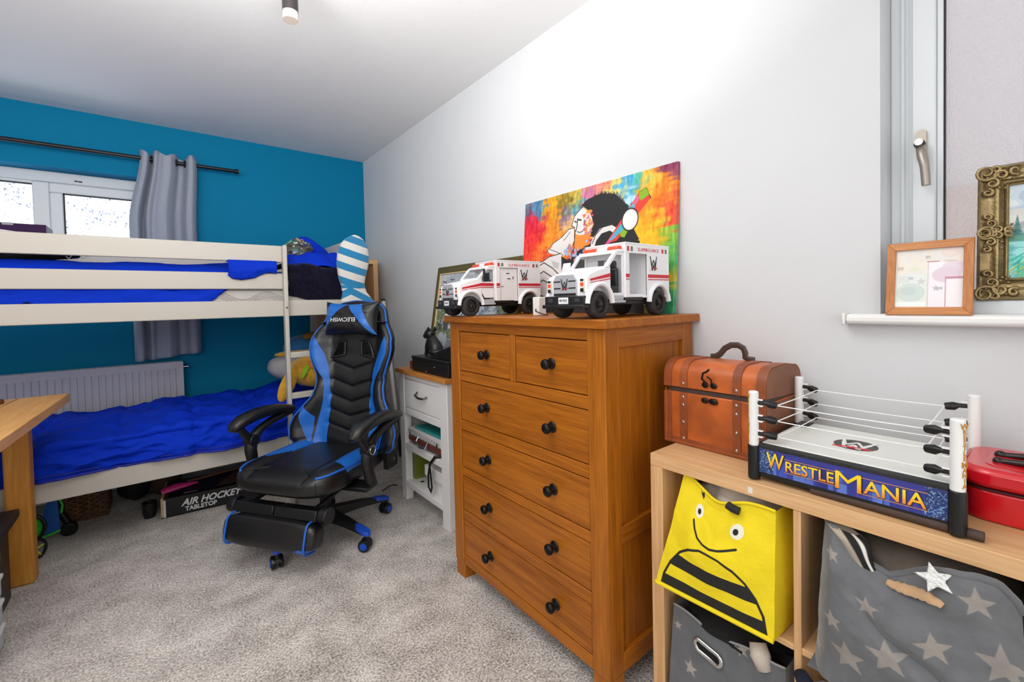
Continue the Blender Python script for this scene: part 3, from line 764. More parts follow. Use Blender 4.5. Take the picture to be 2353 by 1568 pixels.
# ------------------------------------------------------------------ oak chest of drawers
OAKz = wood('oak_vertical', (182, 108, 26), (142, 77, 12), 'z', .38, 30, 1.4)
OAKy = wood('oak_along', (180, 106, 25), (140, 75, 12), 'y', .38, 30, 1.4)
OAKx = wood('oak_across', (182, 108, 26), (142, 77, 12), 'x', .38, 30, 1.4)
GAP = mat('dark_drawer_gap', (40, 20, 8), .8)
KNOB = mat('dark_bronze', (34, 30, 28), .28, metal=.7)
ch = thing('chest_of_drawers', 'tall orange oak chest of six drawers with dark round knobs', 'chest of drawers', (-.24, -2.626, 0))
def cp_(n, mb, m=OAKz, b=.003, **k): return part(ch, n, mb, m, world=True, bevel=b, **k)
cf, cb, cl, cr = -.480, -.015, -2.212, -3.042
cp_('top', MB().box(-.500, -.004, -3.063, -2.194, 1.0735, 1.100), OAKy, .003)
for y0, y1 in ((cl-.066, cl), (cr, cr+.066)):
    mb = MB().box(cf, cf+.066, y0, y1, .065, 1.0735)
    mb.prism([(cf+.004, y0+.0), (cf+.066, y0), (cf+.066, y1), (cf+.004, y1)], 0, .065)
    cp_('stile', mb)
    cp_('stile', MB().box(cb-.06, cb, y0, y1, 0, 1.0735))
for z0, z1 in ((1.038, 1.0735), (.835, .874), (.632, .6715), (.4415, .475), (.2555, .294), (.064, .1035)):
    cp_('rail', MB().box(cf+.003, cf+.03, cr+.066, cl-.066, z0, z1), OAKy, .002)
cp_('drawer_divider', MB().box(cf+.002, cf+.03, -2.643, -2.611, .874, 1.038), OAKz, .002)
cp_('inner_case', MB().box(cf+.028, cb-.02, cr+.02, cl-.02, .10, 1.07), GAP, 0)
cp_('back_panel', MB().box(cb-.012, cb, cr+.05, cl-.05, .06, 1.0735), OAKz, 0)
for y0, y1, s in ((cr, cr+.02, 1), (cl-.02, cl, -1)):
    for z0, z1 in ((1.015, 1.0735), (.445, .495), (.064, .122)):
        cp_('side_rail', MB().box(cf+.066, cb-.06, y0, y1, z0, z1), OAKx, .002)
    yy = (y0+.012, y1+.0) if s > 0 else (y0, y1-.012)
    cp_('side_panel', MB().box(cf+.06, cb-.055, yy[0], yy[1], .11, 1.02), OAKz, 0)
ya, yb = cr+.0675, cl-.0675
rows = [(.4765, .630), (.2955, .440), (.105, .254)]
def knob_mb(y, z):
    return MB().lathe([(.0175,0),(.0185,.002),(.017,.005),(.010,.007),(.0075,.013),(.0085,.017),(.0155,.021),(.0175,.027),(.0160,.033),(.0095,.0375),(.001,.0385)], frame((cf, y, z), (0,-1,0), (0,0,1)) , 24)
def kn(dr, y, z):
    part(dr, 'knob', MB().lathe([(.0175,0),(.0185,.002),(.017,.005),(.010,.007),(.0075,.013),(.0085,.017),(.0155,.021),(.0175,.027),(.0160,.033),(.0095,.0375),(.001,.0385)], frame((cf+.0035, y, z), (0,0,1), (0,1,0)), 24), KNOB, world=True, smooth=50)
for y0, y1, z0, z1, ks in [(ya, -2.6445, .8755, 1.0365, (-2.825,)), (-2.6095, yb, .8755, 1.0365, (-2.472,)), (ya, yb, .673, .8335, (-2.823, -2.466))] + [(ya, yb, a, b, (-2.823, -2.467)) for a, b in rows]:
    dr = cp_('drawer', MB().box(cf+.004, cf+.024, y0+.0015, y1-.0015, z0+.0015, z1-.0015), OAKy, .002)
    for k in ks: kn(dr, k, (z0+z1)/2)

# ------------------------------------------------------------------ canvas print leaning on the wall
cvw, cvh = .815, .527
pt = Paint(cvw, cvh, 520, (240, 150, 40))
W_, H_ = pt.nx+1, pt.ny+1
# broad brush colours, smeared along the stroke directions
base = [((0,.50),(90,110,130),.05),((.10,.47),(60,140,180),.05),((.07,.40),(225,30,60),.09),((.03,.30),(235,45,40),.10),((.12,.28),(245,120,30),.10),((.22,.36),(245,150,40),.10),((.20,.44),(235,160,20),.07),((.27,.47),(140,120,30),.05),((.27,.42),(50,60,170),.06),((.35,.46),(50,160,210),.05),((.34,.50),(200,170,60),.05),((.42,.48),(210,120,180),.05),((.48,.50),(220,130,110),.06),((.45,.44),(250,210,110),.07),((.32,.40),(250,200,130),.07),((.54,.47),(250,215,100),.06),((.60,.49),(60,160,215),.06),((.66,.50),(60,190,190),.04),((.60,.43),(190,225,240),.06),((.70,.48),(250,190,60),.06),((.76,.44),(245,140,30),.07),((.78,.50),(130,50,90),.045),((.80,.37),(235,70,50),.06),((.73,.36),(245,160,40),.07),((.72,.28),(250,200,30),.09),((.69,.22),(245,170,30),.08),((.79,.27),(120,190,70),.06),((.80,.20),(80,180,90),.07),((.77,.13),(250,200,40),.06),((.80,.05),(60,170,110),.08),((.76,.02),(40,130,190),.05),((.13,.20),(250,140,40),.09),((.03,.18),(240,90,40),.09),((.10,.12),(230,40,70),.09),((.16,.24),(225,40,60),.06),((.04,.05),(245,140,40),.1),((.20,.06),(240,180,60),.1),((.45,.10),(200,60,60),.15),((.63,.10),(230,160,40),.12)]
sw = (vnoise(W_, H_, 60, 12, 1)-.5)*.05; sw2 = (vnoise(W_, H_, 14, 60, 2)-.5)*.07; sw3 = (vnoise(W_, H_, 30, 30, 3)-.5)*.05
Xd = pt.X+sw+sw3; Yd = pt.Y+sw2*.8+sw3
num = np.zeros(pt.a.shape); den = np.zeros(pt.X.shape)
for (bx, by), col, r in base:
    wgt = np.exp(-(((Xd-bx)**2+(Yd-by)**2)/(r*r))*1.6)**1.6+1e-6
    num += wgt[..., None]*np.array(col); den += wgt
rgb = num/den[..., None]
stre = (vnoise(W_, H_, 90, 14, 8)-.5)*46+(vnoise(W_, H_, 160, 50, 9)-.5)*30
rgb = np.clip(rgb+stre[..., None]*np.array([.8, 1, .7]), 0, 255)/255
pt.a = np.where(rgb <= .04045, rgb/12.92, ((rgb+.055)/1.055)**2.4)
BK = (38, 38, 40); WH = (236, 232, 230)
# seated figure in a black wig with headphones
body = [(.10,.0),(.14,.19),(.20,.22),(.26,.25),(.30,.23),(.34,.25),(.40,.28),(.52,.29),(.67,.27),(.70,.0)]
pt.poly(body, BK)
hair = [(.372,.456),(.406,.475),(.473,.485),(.548,.468),(.614,.409),(.60,.367),(.63,.335),(.668,.275),(.615,.25),(.552,.26),(.442,.27),(.401,.286),(.418,.318),(.443,.364),(.421,.417)]
pt.poly(hair, BK)
for i in range(90):
    t_ = i/89; a = interp(t_, [(0,.372),(.35,.473),(.7,.548),(1,.622)]); b = interp(t_, [(0,.452),(.35,.482),(.7,.466),(1,.40)])
    pt.line([(a, b-.01), (a+rg.uniform(-.012,.012), b+rg.uniform(.002,.014))], .0028, BK)
face = [(.376,.445),(.35,.429),(.332,.413),(.318,.376),(.335,.366),(.339,.341),(.377,.324),(.415,.337),(.439,.364),(.432,.393),(.404,.425)]
pt.poly(face, WH); pt.line(face[:6], .004, BK); 
for i in range(60):
    pt.ell(rg.uniform(.385,.435), rg.uniform(.285,.425), rg.uniform(.003,.011), rg.uniform(.003,.010), rg.choice([(245,150,60),(240,120,50),(220,90,120),(250,190,90),(200,140,170)]), .9)
pt.line([(.352,.40),(.350,.372),(.345,.350)], .005, BK); pt.line([(.352,.398),(.372,.392)], .007, BK); pt.line([(.335,.392),(.345,.388)], .006, BK)
pt.line([(.352,.345),(.37,.340),(.385,.345)], .004, BK); pt.line([(.39,.39),(.395,.37),(.41,.362)], .003, BK)
pt.poly([(.345,.33),(.425,.325),(.41,.285),(.385,.27),(.35,.265),(.338,.29)], (244,150,60)); pt.line([(.340,.35),(.336,.30),(.332,.262)], .006, BK)
hand = [(.331,.365),(.30,.363),(.262,.335),(.205,.312),(.19,.294),(.17,.286),(.179,.271),(.278,.248),(.32,.289),(.336,.31)]
pt.poly(hand, WH); pt.line(hand[:7], .0035, BK); pt.line([(.31,.35),(.285,.325),(.27,.318)], .003, BK); pt.line([(.185,.288),(.235,.27),(.275,.252)], .003, BK)
arm = [(.26,.263),(.183,.254),(.143,.237),(.07,.225),(.09,.10),(.20,.06),(.27,.12),(.264,.22)]
pt.poly(arm, WH); pt.line(arm[:4], .004, BK)
for yy in (.21, .17, .13): pt.line([(.10, yy), (.15, yy+.02), (.21, yy-.01), (.25, yy-.04)], .005, BK)
pt.poly([(.20,.235),(.25,.22),(.245,.195),(.215,.205)], (200,200,204))
for i in range(46):
    t_ = rg.random(); pt.ell(.29+t_*.13+rg.uniform(-.02,.02), .235+abs(t_-.5)*.07+rg.uniform(-.02,.03), rg.uniform(.004,.008), rg.uniform(.005,.010), rg.choice([(150,190,225),(225,150,190),(120,115,120),(160,200,230),(190,140,150)]))
# headphone cable arc, band and ear cup
pt.line([(.44,.27),(.45,.30),(.482,.331),(.53,.338),(.552,.325)], .022, WH); pt.line([(.44,.285),(.455,.318),(.49,.345),(.54,.349)], .004, BK)
band = [(.661,.452),(.69,.462),(.712,.42),(.563,.282),(.508,.275)]
pt.poly(band, (225,70,55)); pt.line(band[:3], .004, BK)
pt.poly([(.661,.452),(.69,.462),(.705,.435),(.672,.418),(.660,.43)], (140,185,40)); pt.poly([(.655,.44),(.662,.425),(.64,.40),(.632,.41)], (220,110,160)); pt.poly([(.636,.415),(.645,.40),(.62,.385),(.61,.395)], (110,180,215))
pt.poly([(.584,.346),(.60,.325),(.555,.295),(.545,.31)], (80,180,205)); pt.poly([(.55,.312),(.56,.295),(.53,.283),(.525,.29)], (120,170,210)); pt.poly([(.60,.325),(.616,.315),(.60,.290),(.582,.295),(.58,.31)], (140,190,40)); pt.poly([(.525,.29),(.54,.283),(.52,.272),(.505,.275)], (225,90,150))
pt.ell(.623,.355,.039,.045, BK); pt.ell(.623,.355,.034,.039, WH); pt.ell(.618,.357,.028,.033, (242,240,238))
CANV = vcol('printed_canvas', .7, bump=.12, bscale=500)
tilt_top, tilt_bot = -.014, -.058
def onc(u, v, off=0.0):
    return Vector((tilt_bot+(tilt_top-tilt_bot)*v-off, -2.180-u*cvw, 1.1005+v*(cvh+.003)))
t = thing('canvas_print', 'colourful canvas print of seated figure with headphones leaning on wall', 'picture', (-.04, -2.59, 1.10))
c00, c10, c01, c11 = onc(0,0), onc(1,0), onc(0,1), onc(1,1); off = Vector((.019, 0, .0))
v8 = [c00, c10, c11, c01, c00+off*.9, c10+off*.9, c11+Vector((.012,0,0)), c01+Vector((.012,0,0))]
sidep = Paint(1, 1, 40, (90, 170, 90))
part(t, 'stretcher', MB().add(v8, [(0,1,2,3),(7,6,5,4),(0,4,5,1),(3,2,6,7),(0,3,7,4),(1,5,6,2)]), mat('canvas_edge', (226, 220, 208), .8), world=True, smooth=0)
part(t, 'print', print_mb(pt, lambda u, v: onc(u, v, .0008)), CANV, world=True, smooth=0)
ps = Paint(.02, cvh, 6, (80, 170, 90)); col = pt.a[:, -6:-5, :]
idx = np.linspace(0, pt.ny, ps.ny+1).astype(int); ps.a[:] = col[idx]
part(t, 'edge_print', print_mb(ps, lambda u, v: onc(1, v)+Vector((u*(.017 if v < 1 else .012), -.0008, 0))), CANV, world=True, smooth=0)

# ------------------------------------------------------------------ toy ambulances
TW = mat('white_toy_plastic', (240, 240, 242), .28); TG = mat('grey_toy_plastic', (176, 178, 182), .35); TR = mat('red_print', (205, 40, 52), .4)
TB = mat('black_toy_plastic', (24, 24, 26), .4); TT = mat('toy_tyre', (46, 43, 42), .7, bump=.15, bscale=150); TO = mat('orange_lens', (236, 76, 34), .2, coat=.5); DK = mat('dark_print_ink', (30, 30, 32), .5)
SILV = mat('silver_toy_paint', (190, 192, 196), .35, metal=.35); TL = mat('clear_lens', (225, 220, 200), .15)
XZ = lambda y: Matrix(((1,0,0,0),(0,0,-1,y),(0,1,0,0),(0,0,0,1)))       # prism drawn in x,z ; extruded towards -y from y
def emblem(root, M, s, red=True, ink=None):
    """angular double-W emblem: two W strokes above one another with a red slash"""
    ink = ink or DK
    mb = MB(); zi = 0
    for k, (sc, dz) in enumerate(((1.0, .12), (.78, -.30))):
        p = [(-.5*sc,.5),( -.25*sc,-.35),(0,.18),(.25*sc,-.35),(.5*sc,.5)]
        for (x0, y0), (x1, y1) in zip(p[:-1], p[1:]):
            wv = .075*s; d = Vector((x1-x0, y1-y0)); n_ = Vector((-d.y, d.x)).normalized()*wv/s
            a, b = (x0, y0+dz), (x1, y1+dz)
            zi += .00013; mb.prism([((a[0]-n_.x*.9)*s, a[1]*s), ((a[0]+n_.x*.9)*s, a[1]*s), ((b[0]+n_.x*.5)*s, b[1]*s), ((b[0]-n_.x*.5)*s, b[1]*s)], 0, .0004+zi, M)
    o = part(root, 'emblem', mb, ink, smooth=0)
    if red:
        part(o, 'emblem_slash', MB().prism([(-.55*s,-.62*s),(-.1*s,-.47*s),(.52*s,-.50*s),(.5*s,-.40*s),(0,-.38*s)], 0, .0018, M), TR, smooth=0)
    return o
def ambulance(name, label, loc, rotz, door_open, scale=1.0):
    t = thing(name, label, 'toy', loc, rotz, 'toy ambulances on the chest'); t.scale = (scale,)*3
    hw = .080; rf, rr = .1475, -.1475; wr = .0405
    yn = hw   # near side is local +y
    part(t, 'chassis', MB().box(-.205, .19, -.060, .060, .038, .060).box(-.07,.02,-.074,.074,.050,.062), TB, bevel=.002)
    # rear box: roof, far side, rear, front bulkhead, near side in pieces around the door recess
    x1, x0 = .026, -.210; zb, zt = .060, .228
    mb = MB().box(x0-.0008, x1+.0008, -hw-.0008, hw+.0008, zt-.005, zt+.0006).box(x0+.001, x1-.001, -hw, -hw+.005, zb, zt-.0045).box(x0, x0+.005, -hw+.0045, hw-.006, zb, zt-.0046).box(x1-.005, x1-.0003, -hw+.0046, hw-.006, .1795, zt-.0047).box(x0+.0052, x1-.0052, -hw+.0052, hw-.0062, zb-.002, zb+.006)
    mb.box(x1-.0049, x1-.0004, -hw+.0048, -.030, zb+.0001, .1794).box(x1-.0049, x1-.0004, .030, hw-.0062, zb+.0001, .1794)
    mb.box(x1-.020, x1, hw-.0055, hw, zb, .1959).box(-.0879, x1, hw-.0054, hw, .196, zt-.0044)
    # rear quarter with wheel arch
    arch = [(x0, zt-.0043), (-.088, zt-.0043), (-.088, zb), (rr+.052, zb)] + [(rr+math.cos(a)*.052, .0405+math.sin(a)*.056) for a in [i*PI/14 for i in range(1, 14)] if .0405+math.sin(a)*.056 > zb] + [(rr-.052, zb), (x0, zb)]
    mb.prism(arch, 0, .005, XZ(hw))
    part(t, 'box_body', mb, TW, bevel=.0012, smooth=0)
    part(t, 'cargo_floor', MB().box(-.10, x1-.006, -hw+.006, hw-.010, zb+.006, zb+.010).box(-.10, -.094, -hw+.006, hw-.012, zb+.01, zt-.008), TW, smooth=0)
    if not door_open:
        d = part(t, 'side_door', MB().box(-.087, x1-.021, hw-.012, hw-.006, zb+.004, .195), TW, bevel=.001)
        part(d, 'door_fittings', MB().box(-.045,-.030,hw-.006,hw-.004,.172,.175).box(-.05,-.035,hw-.006,hw-.004,.150,.153).box(-.066,-.062,hw-.006,hw-.004,.156,.160).box(-.066,-.062,hw-.006,hw-.004,.151,.155).box(-.012,-.002,hw-.006,hw-.004,.118,.120), TB, smooth=0)
    else:
        d = part(t, 'cargo_wall', MB().box(-.087, x1-.021, -.02, -.014, zb+.004, .195), TW)
        part(d, 'wall_fittings', MB().box(-.05,-.035,-.014,-.012,.165,.168).box(-.066,-.060,-.014,-.012,.15,.154).box(-.05,-.03,-.014,-.012,.14,.144), TB, smooth=0)
    # wheel arch flares
    for xc in (rf, rr):
        for s in (1, -1):
            pts = [(xc+math.cos(a)*.055, s*(hw+.001), .0405+math.sin(a)*.060) for a in [PI*(.02+.96*i/16) for i in range(17)]]
            part(t, 'wheel_arch', MB().tube(pts, .0075, n=8, up=(0, 1, 0), flat=1.2), TW)
    # bonnet and cab
    hood = [(.024,.060),(.098,.060),(.098,.085),(.112,.100),(.150,.105),(.185,.098),(.196,.072),(.205,.072),(.205,.118),(.196,.132),(.098,.151),(.024,.151)]
    mb = MB().prism([(.096,.062),(.204,.062),(.205,.118),(.196,.132),(.097,.152)], 0, .116, XZ(.058))
    part(t, 'bonnet', mb, TW, bevel=.004)
    for s in (1, -1):
        fl = [(.098,.062),(.098,.150),(.150,.140),(.190,.126),(.201,.112),(.201,.066)]+[(rf+math.cos(a)*.052, .0405+math.sin(a)*.058) for a in [PI*(.12+.80*i/12) for i in range(13)]]
        part(t, 'wing', MB().prism(fl, 0, .026, XZ(hw if s > 0 else -hw+.026)), TW, bevel=.002)
        # cab side: pillars, roof rail, door
        y = hw-.004 if s > 0 else -hw+.010
        mb = MB().prism([(.098,.150),(.110,.150),(.070,.196),(.056,.196)], 0, .006, XZ(y)).prism([(.0245,.060),(.036,.060),(.036,.1885),(.0245,.1885)], 0, .0058, XZ(y-.0001)).prism([(.0245,.188),(.064,.188),(.060,.1955),(.0245,.1955)], 0, .0054, XZ(y-.0003))
        part(t, 'cab_pillar', mb, TW, bevel=.0012)
        if s < 0 or not door_open:
            part(t, 'cab_door', MB().prism([(.037,.072),(.080,.072),(.096,.100),(.098,.138),(.037,.138)], 0, .005, XZ(y)), TW, bevel=.0012)
        else:
            part(t, 'door_sill', MB().prism([(.037,.066),(.092,.066),(.092,.074),(.037,.074)], 0, .006, XZ(y)), TW, bevel=.001)
    part(t, 'cab_floor', MB().box(.026,.098,-.070,.070,.060,.066).box(.092,.098,-.074,.074,.066,.150), TW, smooth=0)
    part(t, 'cab_roof', MB().prism([(.024,.196),(.064,.196),(.060,.203),(.050,.206),(.024,.206)], 0, .150, XZ(.075)), TW, bevel=.003)
    # windscreen frame
    mb = MB()
    for s in (1, -1): mb.beam((.106, s*.066, .150), (.060, s*.070, .200), .008, .008, (0, 1, 0))
    mb.beam((.106,-.066,.150), (.106,.066,.150), .007, .007).beam((.062,-.07,.197), (.062,.07,.197), .007, .009)
    part(t, 'windscreen_frame', mb, TW, bevel=.001)
    part(t, 'windscreen', MB().add([(.106,-.064,.151),(.106,.064,.151),(.063,.068,.196),(.063,-.068,.196)], [(0,1,2,3)]), GLASS)
    # seat
    st = part(t, 'seat', MB().box(.046,.088,.034,.071,.067,.096).box(.044,.058,.035,.070,.09,.150), TB, bevel=.006)
    part(st, 'headrest', MB().box(.045,.056,.042,.064,.146,.172), TB, bevel=.006)
    # light bar
    for y0, y1, m_, n_ in ((.030,.070,TO,'light_lens'), (-.012,.030,TW,'light_bar_centre'), (-.070,-.012,TO,'light_lens')):
        part(t, n_, MB().prism([(.026,.205),(.054,.205),(.050,.2165),(.030,.2185)], 0, y1-y0-.001, XZ(y1)), m_, bevel=.003)
    # grille, headlights, bumper, plate
    g = part(t, 'grille', MB().prism([(-.046,.068),(.046,.068),(.048,.112),(.036,.129),(-.036,.129),(-.048,.112)], 0, .004, frame((.2045,0,0),(0,1,0),(0,0,1))), SILV, bevel=.0015)
    part(g, 'grille_bars', MB().box(.2086,.2092,-.044,-.016,.108,.1115).box(.2086,.2092,.016,.044,.108,.1115).box(.2086,.2092,-.044,-.016,.088,.0915).box(.2086,.2092,.016,.044,.088,.0915).box(.2086,.2092,-.044,.044,.069,.075), TB, smooth=0)
    emblem(g, frame((.2088,0,.101),(0,1,0),(0,0,1)), .026)
    for s in (1, -1):
        h = part(t, 'headlight', MB().box(.199,.2065,s*.066-.007,s*.066+.007,.078,.116), TL, bevel=.002)
        part(h, 'indicator', MB().box(.2065,.2072,s*.066-.006,s*.066+.006,.094,.104), TO, smooth=0)
        part(h, 'reflector', MB().box(.2065,.2072,s*.066-.006,s*.066+.006,.078,.088).box(.2065,.2072,s*.066-.006,s*.066+.006,.108,.114), TB, smooth=0)
    b = part(t, 'bumper', MB().box(.196,.214,-.080,.080,.040,.067).box(.196,.222,-.084,.084,.031,.042), TB, bevel=.003)
    part(b, 'licence_plate', MB().box(.2142,.2152,-.020,.020,.044,.063), TW, bevel=.0008)
    part(b, 'plate_number', text('WWE', .011, frame((.2154,0,.0535),(0,1,0),(0,0,1)), spacing=1.3), DK, smooth=0)
    part(b, 'fog_light', MB().box(.2142,.2148,.044,.064,.050,.060).box(.2142,.2148,-.064,-.044,.050,.060), mat('fog_lamp_grey', (60,60,64), .3), smooth=0)
    # step, mirror
    part(t, 'step', MB().box(.034,.090,hw-.012,hw+.006,.044,.052).box(.034,.090,hw-.012,hw-.002,.052,.066), TG, bevel=.0015)
    if not door_open:
        part(t, 'mirror', MB().box(.086,.093,hw+.004,hw+.014,.142,.188).beam((.09,hw,.142),(.09,hw+.01,.136),.003,.003), TB, bevel=.002)
    else:
        part(t, 'open_door', MB().prism([(.0,.0),(.045,.0),(.045,.06),(.03,.10),(.0,.10)], 0, .004, frame((.100,-.080,.075),(0,-1,0),(.0,0,1))), TW, bevel=.001)
    # wheels
    for x in (rf, rr):
        for s in (1, -1):
            M = frame((x, s*(hw+.004), wr), (1,0,0), (0,0,-1) if s > 0 else (0,0,1))
            M = Matrix.Translation((x, s*(hw+.003), wr)) @ Matrix.Rotation(-s*PI/2, 4, 'X')
            wh = part(t, 'wheel', MB().lathe([(.020,-.030),(.036,-.030),(.0395,-.026),(.0405,-.014),(.0395,-.003),(.036,0),(.027,.0005),(.0255,-.002),(.0245,-.007)], M, 36), TT, smooth=50)
            part(wh, 'hub', MB().lathe([(.001,-.012),(.0245,-.012),(.0245,-.004),(.021,-.003),(.019,-.008),(.013,-.008),(.012,-.003),(.0085,-.003),(.0075,.001),(.004,.003),(.0005,.0035)], M, 28), TB, smooth=40)
    # printed stripes, lettering, badges on the near side
    yy = hw+.0003
    S_ = lambda m_: part(t, 'red_stripe', m_, TR, smooth=0)
    for z0, z1 in ((.121,.132), (.114,.117)):
        S_(MB().box(-.209,-.089, yy, yy+.0004, z0, z1)); S_(MB().box(.007,.025, yy, yy+.0004, z0, z1))
        if not door_open: S_(MB().box(.037,.097, yy-.0038, yy-.0024, z0, z1))
    S_(MB().prism([(.098,.121),(.098,.132),(.188,.114),(.188,.108)], 0, .0005, XZ(yy+.0005)))
    S_(MB().prism([(.098,.114),(.098,.117),(.188,.1045),(.188,.1025)], 0, .0005, XZ(yy+.0005)))
    FN = frame((0, yy, 0), (-1,0,0), (0,0,1))      # reading direction on the near side runs towards -x
    part(t, 'lettering', text_fit('SLAMBULANCE', .112, .0105, FN @ Matrix.Translation((.094, .209, 0)), spacing=1.3), TR, smooth=0)
    for x in (.012, -.172): part(t, 'red_badge', MB().box(x-.005,x+.005,yy,yy+.0004,.202,.216), TR, smooth=0)
    for x in (-.006, -.191): part(t, 'grey_badge', MB().box(x-.005,x+.005,yy,yy+.0004,.202,.216), mat('grey_print', (110,118,114), .5), smooth=0)
    emblem(t, FN @ Matrix.Translation((.120, .168, 0)), .036)
    return t
ambulance('toy_ambulance', 'white toy ambulance with closed cab door at chest left end', (-.325, -2.300, 1.1003), R(177.5), False)
ambulance('toy_ambulance', 'white toy ambulance with open cab door showing black seat', (-.306, -2.926, 1.1003), R(180.0), True)
# small white gadget between them
t = thing('charger_box', 'small white plastic box with short cable between the toy ambulances', 'gadget', (-.345, -2.60, 1.1))
part(t, 'box', MB().box(-.345,-.305,-2.625,-2.590,1.1002,1.170), WHT, world=True, bevel=.004)
part(t, 'cable', MB().tube([(-.346,-2.61,1.125),(-.357,-2.62,1.118),(-.362,-2.64,1.114),(-.358,-2.66,1.108),(-.35,-2.68,1.104)], .002, n=6), BLACKP, world=True)

# ------------------------------------------------------------------ white bedside table with oak top
WPW = mat('white_painted_wood', (234, 232, 230), .45, bump=.04, bscale=40)
OAKT = wood('oak_table_top', (206, 140, 72), (176, 108, 44), 'y', .4, 30, 1.6)
nx0, ny0, ny1 = -.332, -1.915, -1.358
t = thing('bedside_table', 'white painted side table with oak top and open shelves', 'side table', (-.17, -1.636, 0))
def np_(n, mb, m=WPW, b=.003): return part(t, n, mb, m, world=True, bevel=b)
np_('top', MB().box(-.352,-.004,-1.930,-1.343,.752,.777), OAKT, .004)
for x0, x1 in ((nx0, nx0+.045), (-.055, -.010)):
    for y0, y1 in ((ny0, ny0+.075), (ny1-.06, ny1)): np_('leg', MB().box(x0,x1,y0,y1,0,.752))
np_('side_panel', MB().box(-.30,-.03,ny0+.01,ny0+.025,.10,.752)); np_('side_panel', MB().box(-.30,-.03,ny1-.025,ny1-.01,.10,.752))
np_('back_panel', MB().box(-.022,-.012,ny0+.06,ny1-.06,.10,.752))
np_('rail', MB().box(nx0+.003,nx0+.03,ny0+.074,ny1-.059,.722,.752)); np_('rail', MB().box(nx0+.003,nx0+.03,ny0+.074,ny1-.059,.512,.552))
dr = np_('drawer', MB().box(nx0+.004,nx0+.022,ny0+.078,ny1-.063,.555,.719))
np_('drawer_box', MB().box(nx0+.022,-.05,ny0+.08,ny1-.065,.555,.715), WPW, 0)
yc = -1.640
part(dr, 'handle', MB().tube([(nx0+.004,yc+.055,.662),(nx0-.016,yc+.050,.648),(nx0-.022,yc,.640),(nx0-.016,yc-.050,.642),(nx0+.004,yc-.056,.650)], .0042, n=8, flat=1.4), mat('pewter', (96, 92, 86), .35, metal=.8), world=True)
np_('shelf', MB().box(nx0+.002,-.02,ny0+.02,ny1-.02,.305,.340)); np_('shelf', MB().box(nx0+.002,-.02,ny0+.02,ny1-.02,.083,.116))
part(t, 'shelf_hole', MB().cyl((-.27,-1.50,.1158),(-.27,-1.50,.1164),.013,n=20), mat('hole_brown', (90,62,38), .7), world=True)
# on its shelves
SILC = mat('silver_case', (206, 204, 204), .35, metal=.2); TEAL = mat('teal_case', (40, 140, 140), .45)
k = thing('vanity_case', 'silver and teal hard case with chrome handle on the side table shelf', 'case', (-.2, -1.62, .341))
part(k, 'lower_shell', MB().box(-.322,-.08,-1.825,-1.440,.362,.392), mat('dark_red_case', (110,50,44), .5), world=True, bevel=.006)
part(k, 'upper_shell', MB().box(-.325,-.08,-1.828,-1.437,.393,.440), SILC, world=True, bevel=.012)
part(k, 'lid_panel', MB().box(-.310,-.09,-1.80,-1.50,.440,.452), TEAL, world=True, bevel=.004)
part(k, 'handle', MB().tube([(-.326,-1.575,.410),(-.342,-1.58,.385),(-.346,-1.63,.365),(-.342,-1.685,.372),(-.326,-1.69,.405)], .006, n=8), CHROME, world=True)
part(k, 'latch', MB().box(-.330,-.324,-1.49,-1.475,.39,.42).box(-.330,-.324,-1.80,-1.785,.39,.42), CHROME, world=True, bevel=.001)
single('magazine', 'grey magazine under the silver case on the side table shelf', 'magazine', MB().box(-.30,-.09,-1.81,-1.46,.3405,.361), mat('magazine_grey', (120,118,112), .5), bevel=.002)
single('paper_scrap', 'small white paper scrap on the edge of the middle shelf', 'paper', MB().prism([(-.328,-1.74),(-.318,-1.65),(-.302,-1.66),(-.310,-1.70),(-.304,-1.755)], .3405, .3425), WHT, smooth=0)
single('book', 'green book standing at the left side of the bottom shelf', 'book', MB().box(-.285,-.08,-1.445,-1.42,.1165,.290), mat('green_cover', (112,122,40), .5), bevel=.002)
k = thing('white_box', 'white lidded cardboard box on the bottom shelf of side table', 'box', (-.2, -1.72, .117))
part(k, 'body', MB().box(-.29,-.10,-1.84,-1.612,.1165,.205), WHT, world=True, bevel=.002)
part(k, 'lid', MB().box(-.305,-.095,-1.84,-1.600,.195,.255), WHT, world=True, bevel=.003)
k = thing('black_strap', 'black looped strap dangling in front of the white box', 'strap', (-.33, -1.72, .2))
part(k, 'band', MB().tube([(-.29,-1.80,.345),(-.335,-1.78,.350),(-.342,-1.735,.30),(-.342,-1.715,.24),(-.340,-1.712,.17),(-.340,-1.735,.152),(-.342,-1.75,.18),(-.342,-1.74,.25),(-.340,-1.73,.28)], .009, n=8, flat=.35, up=(1,0,0)), BLACKP, world=True)
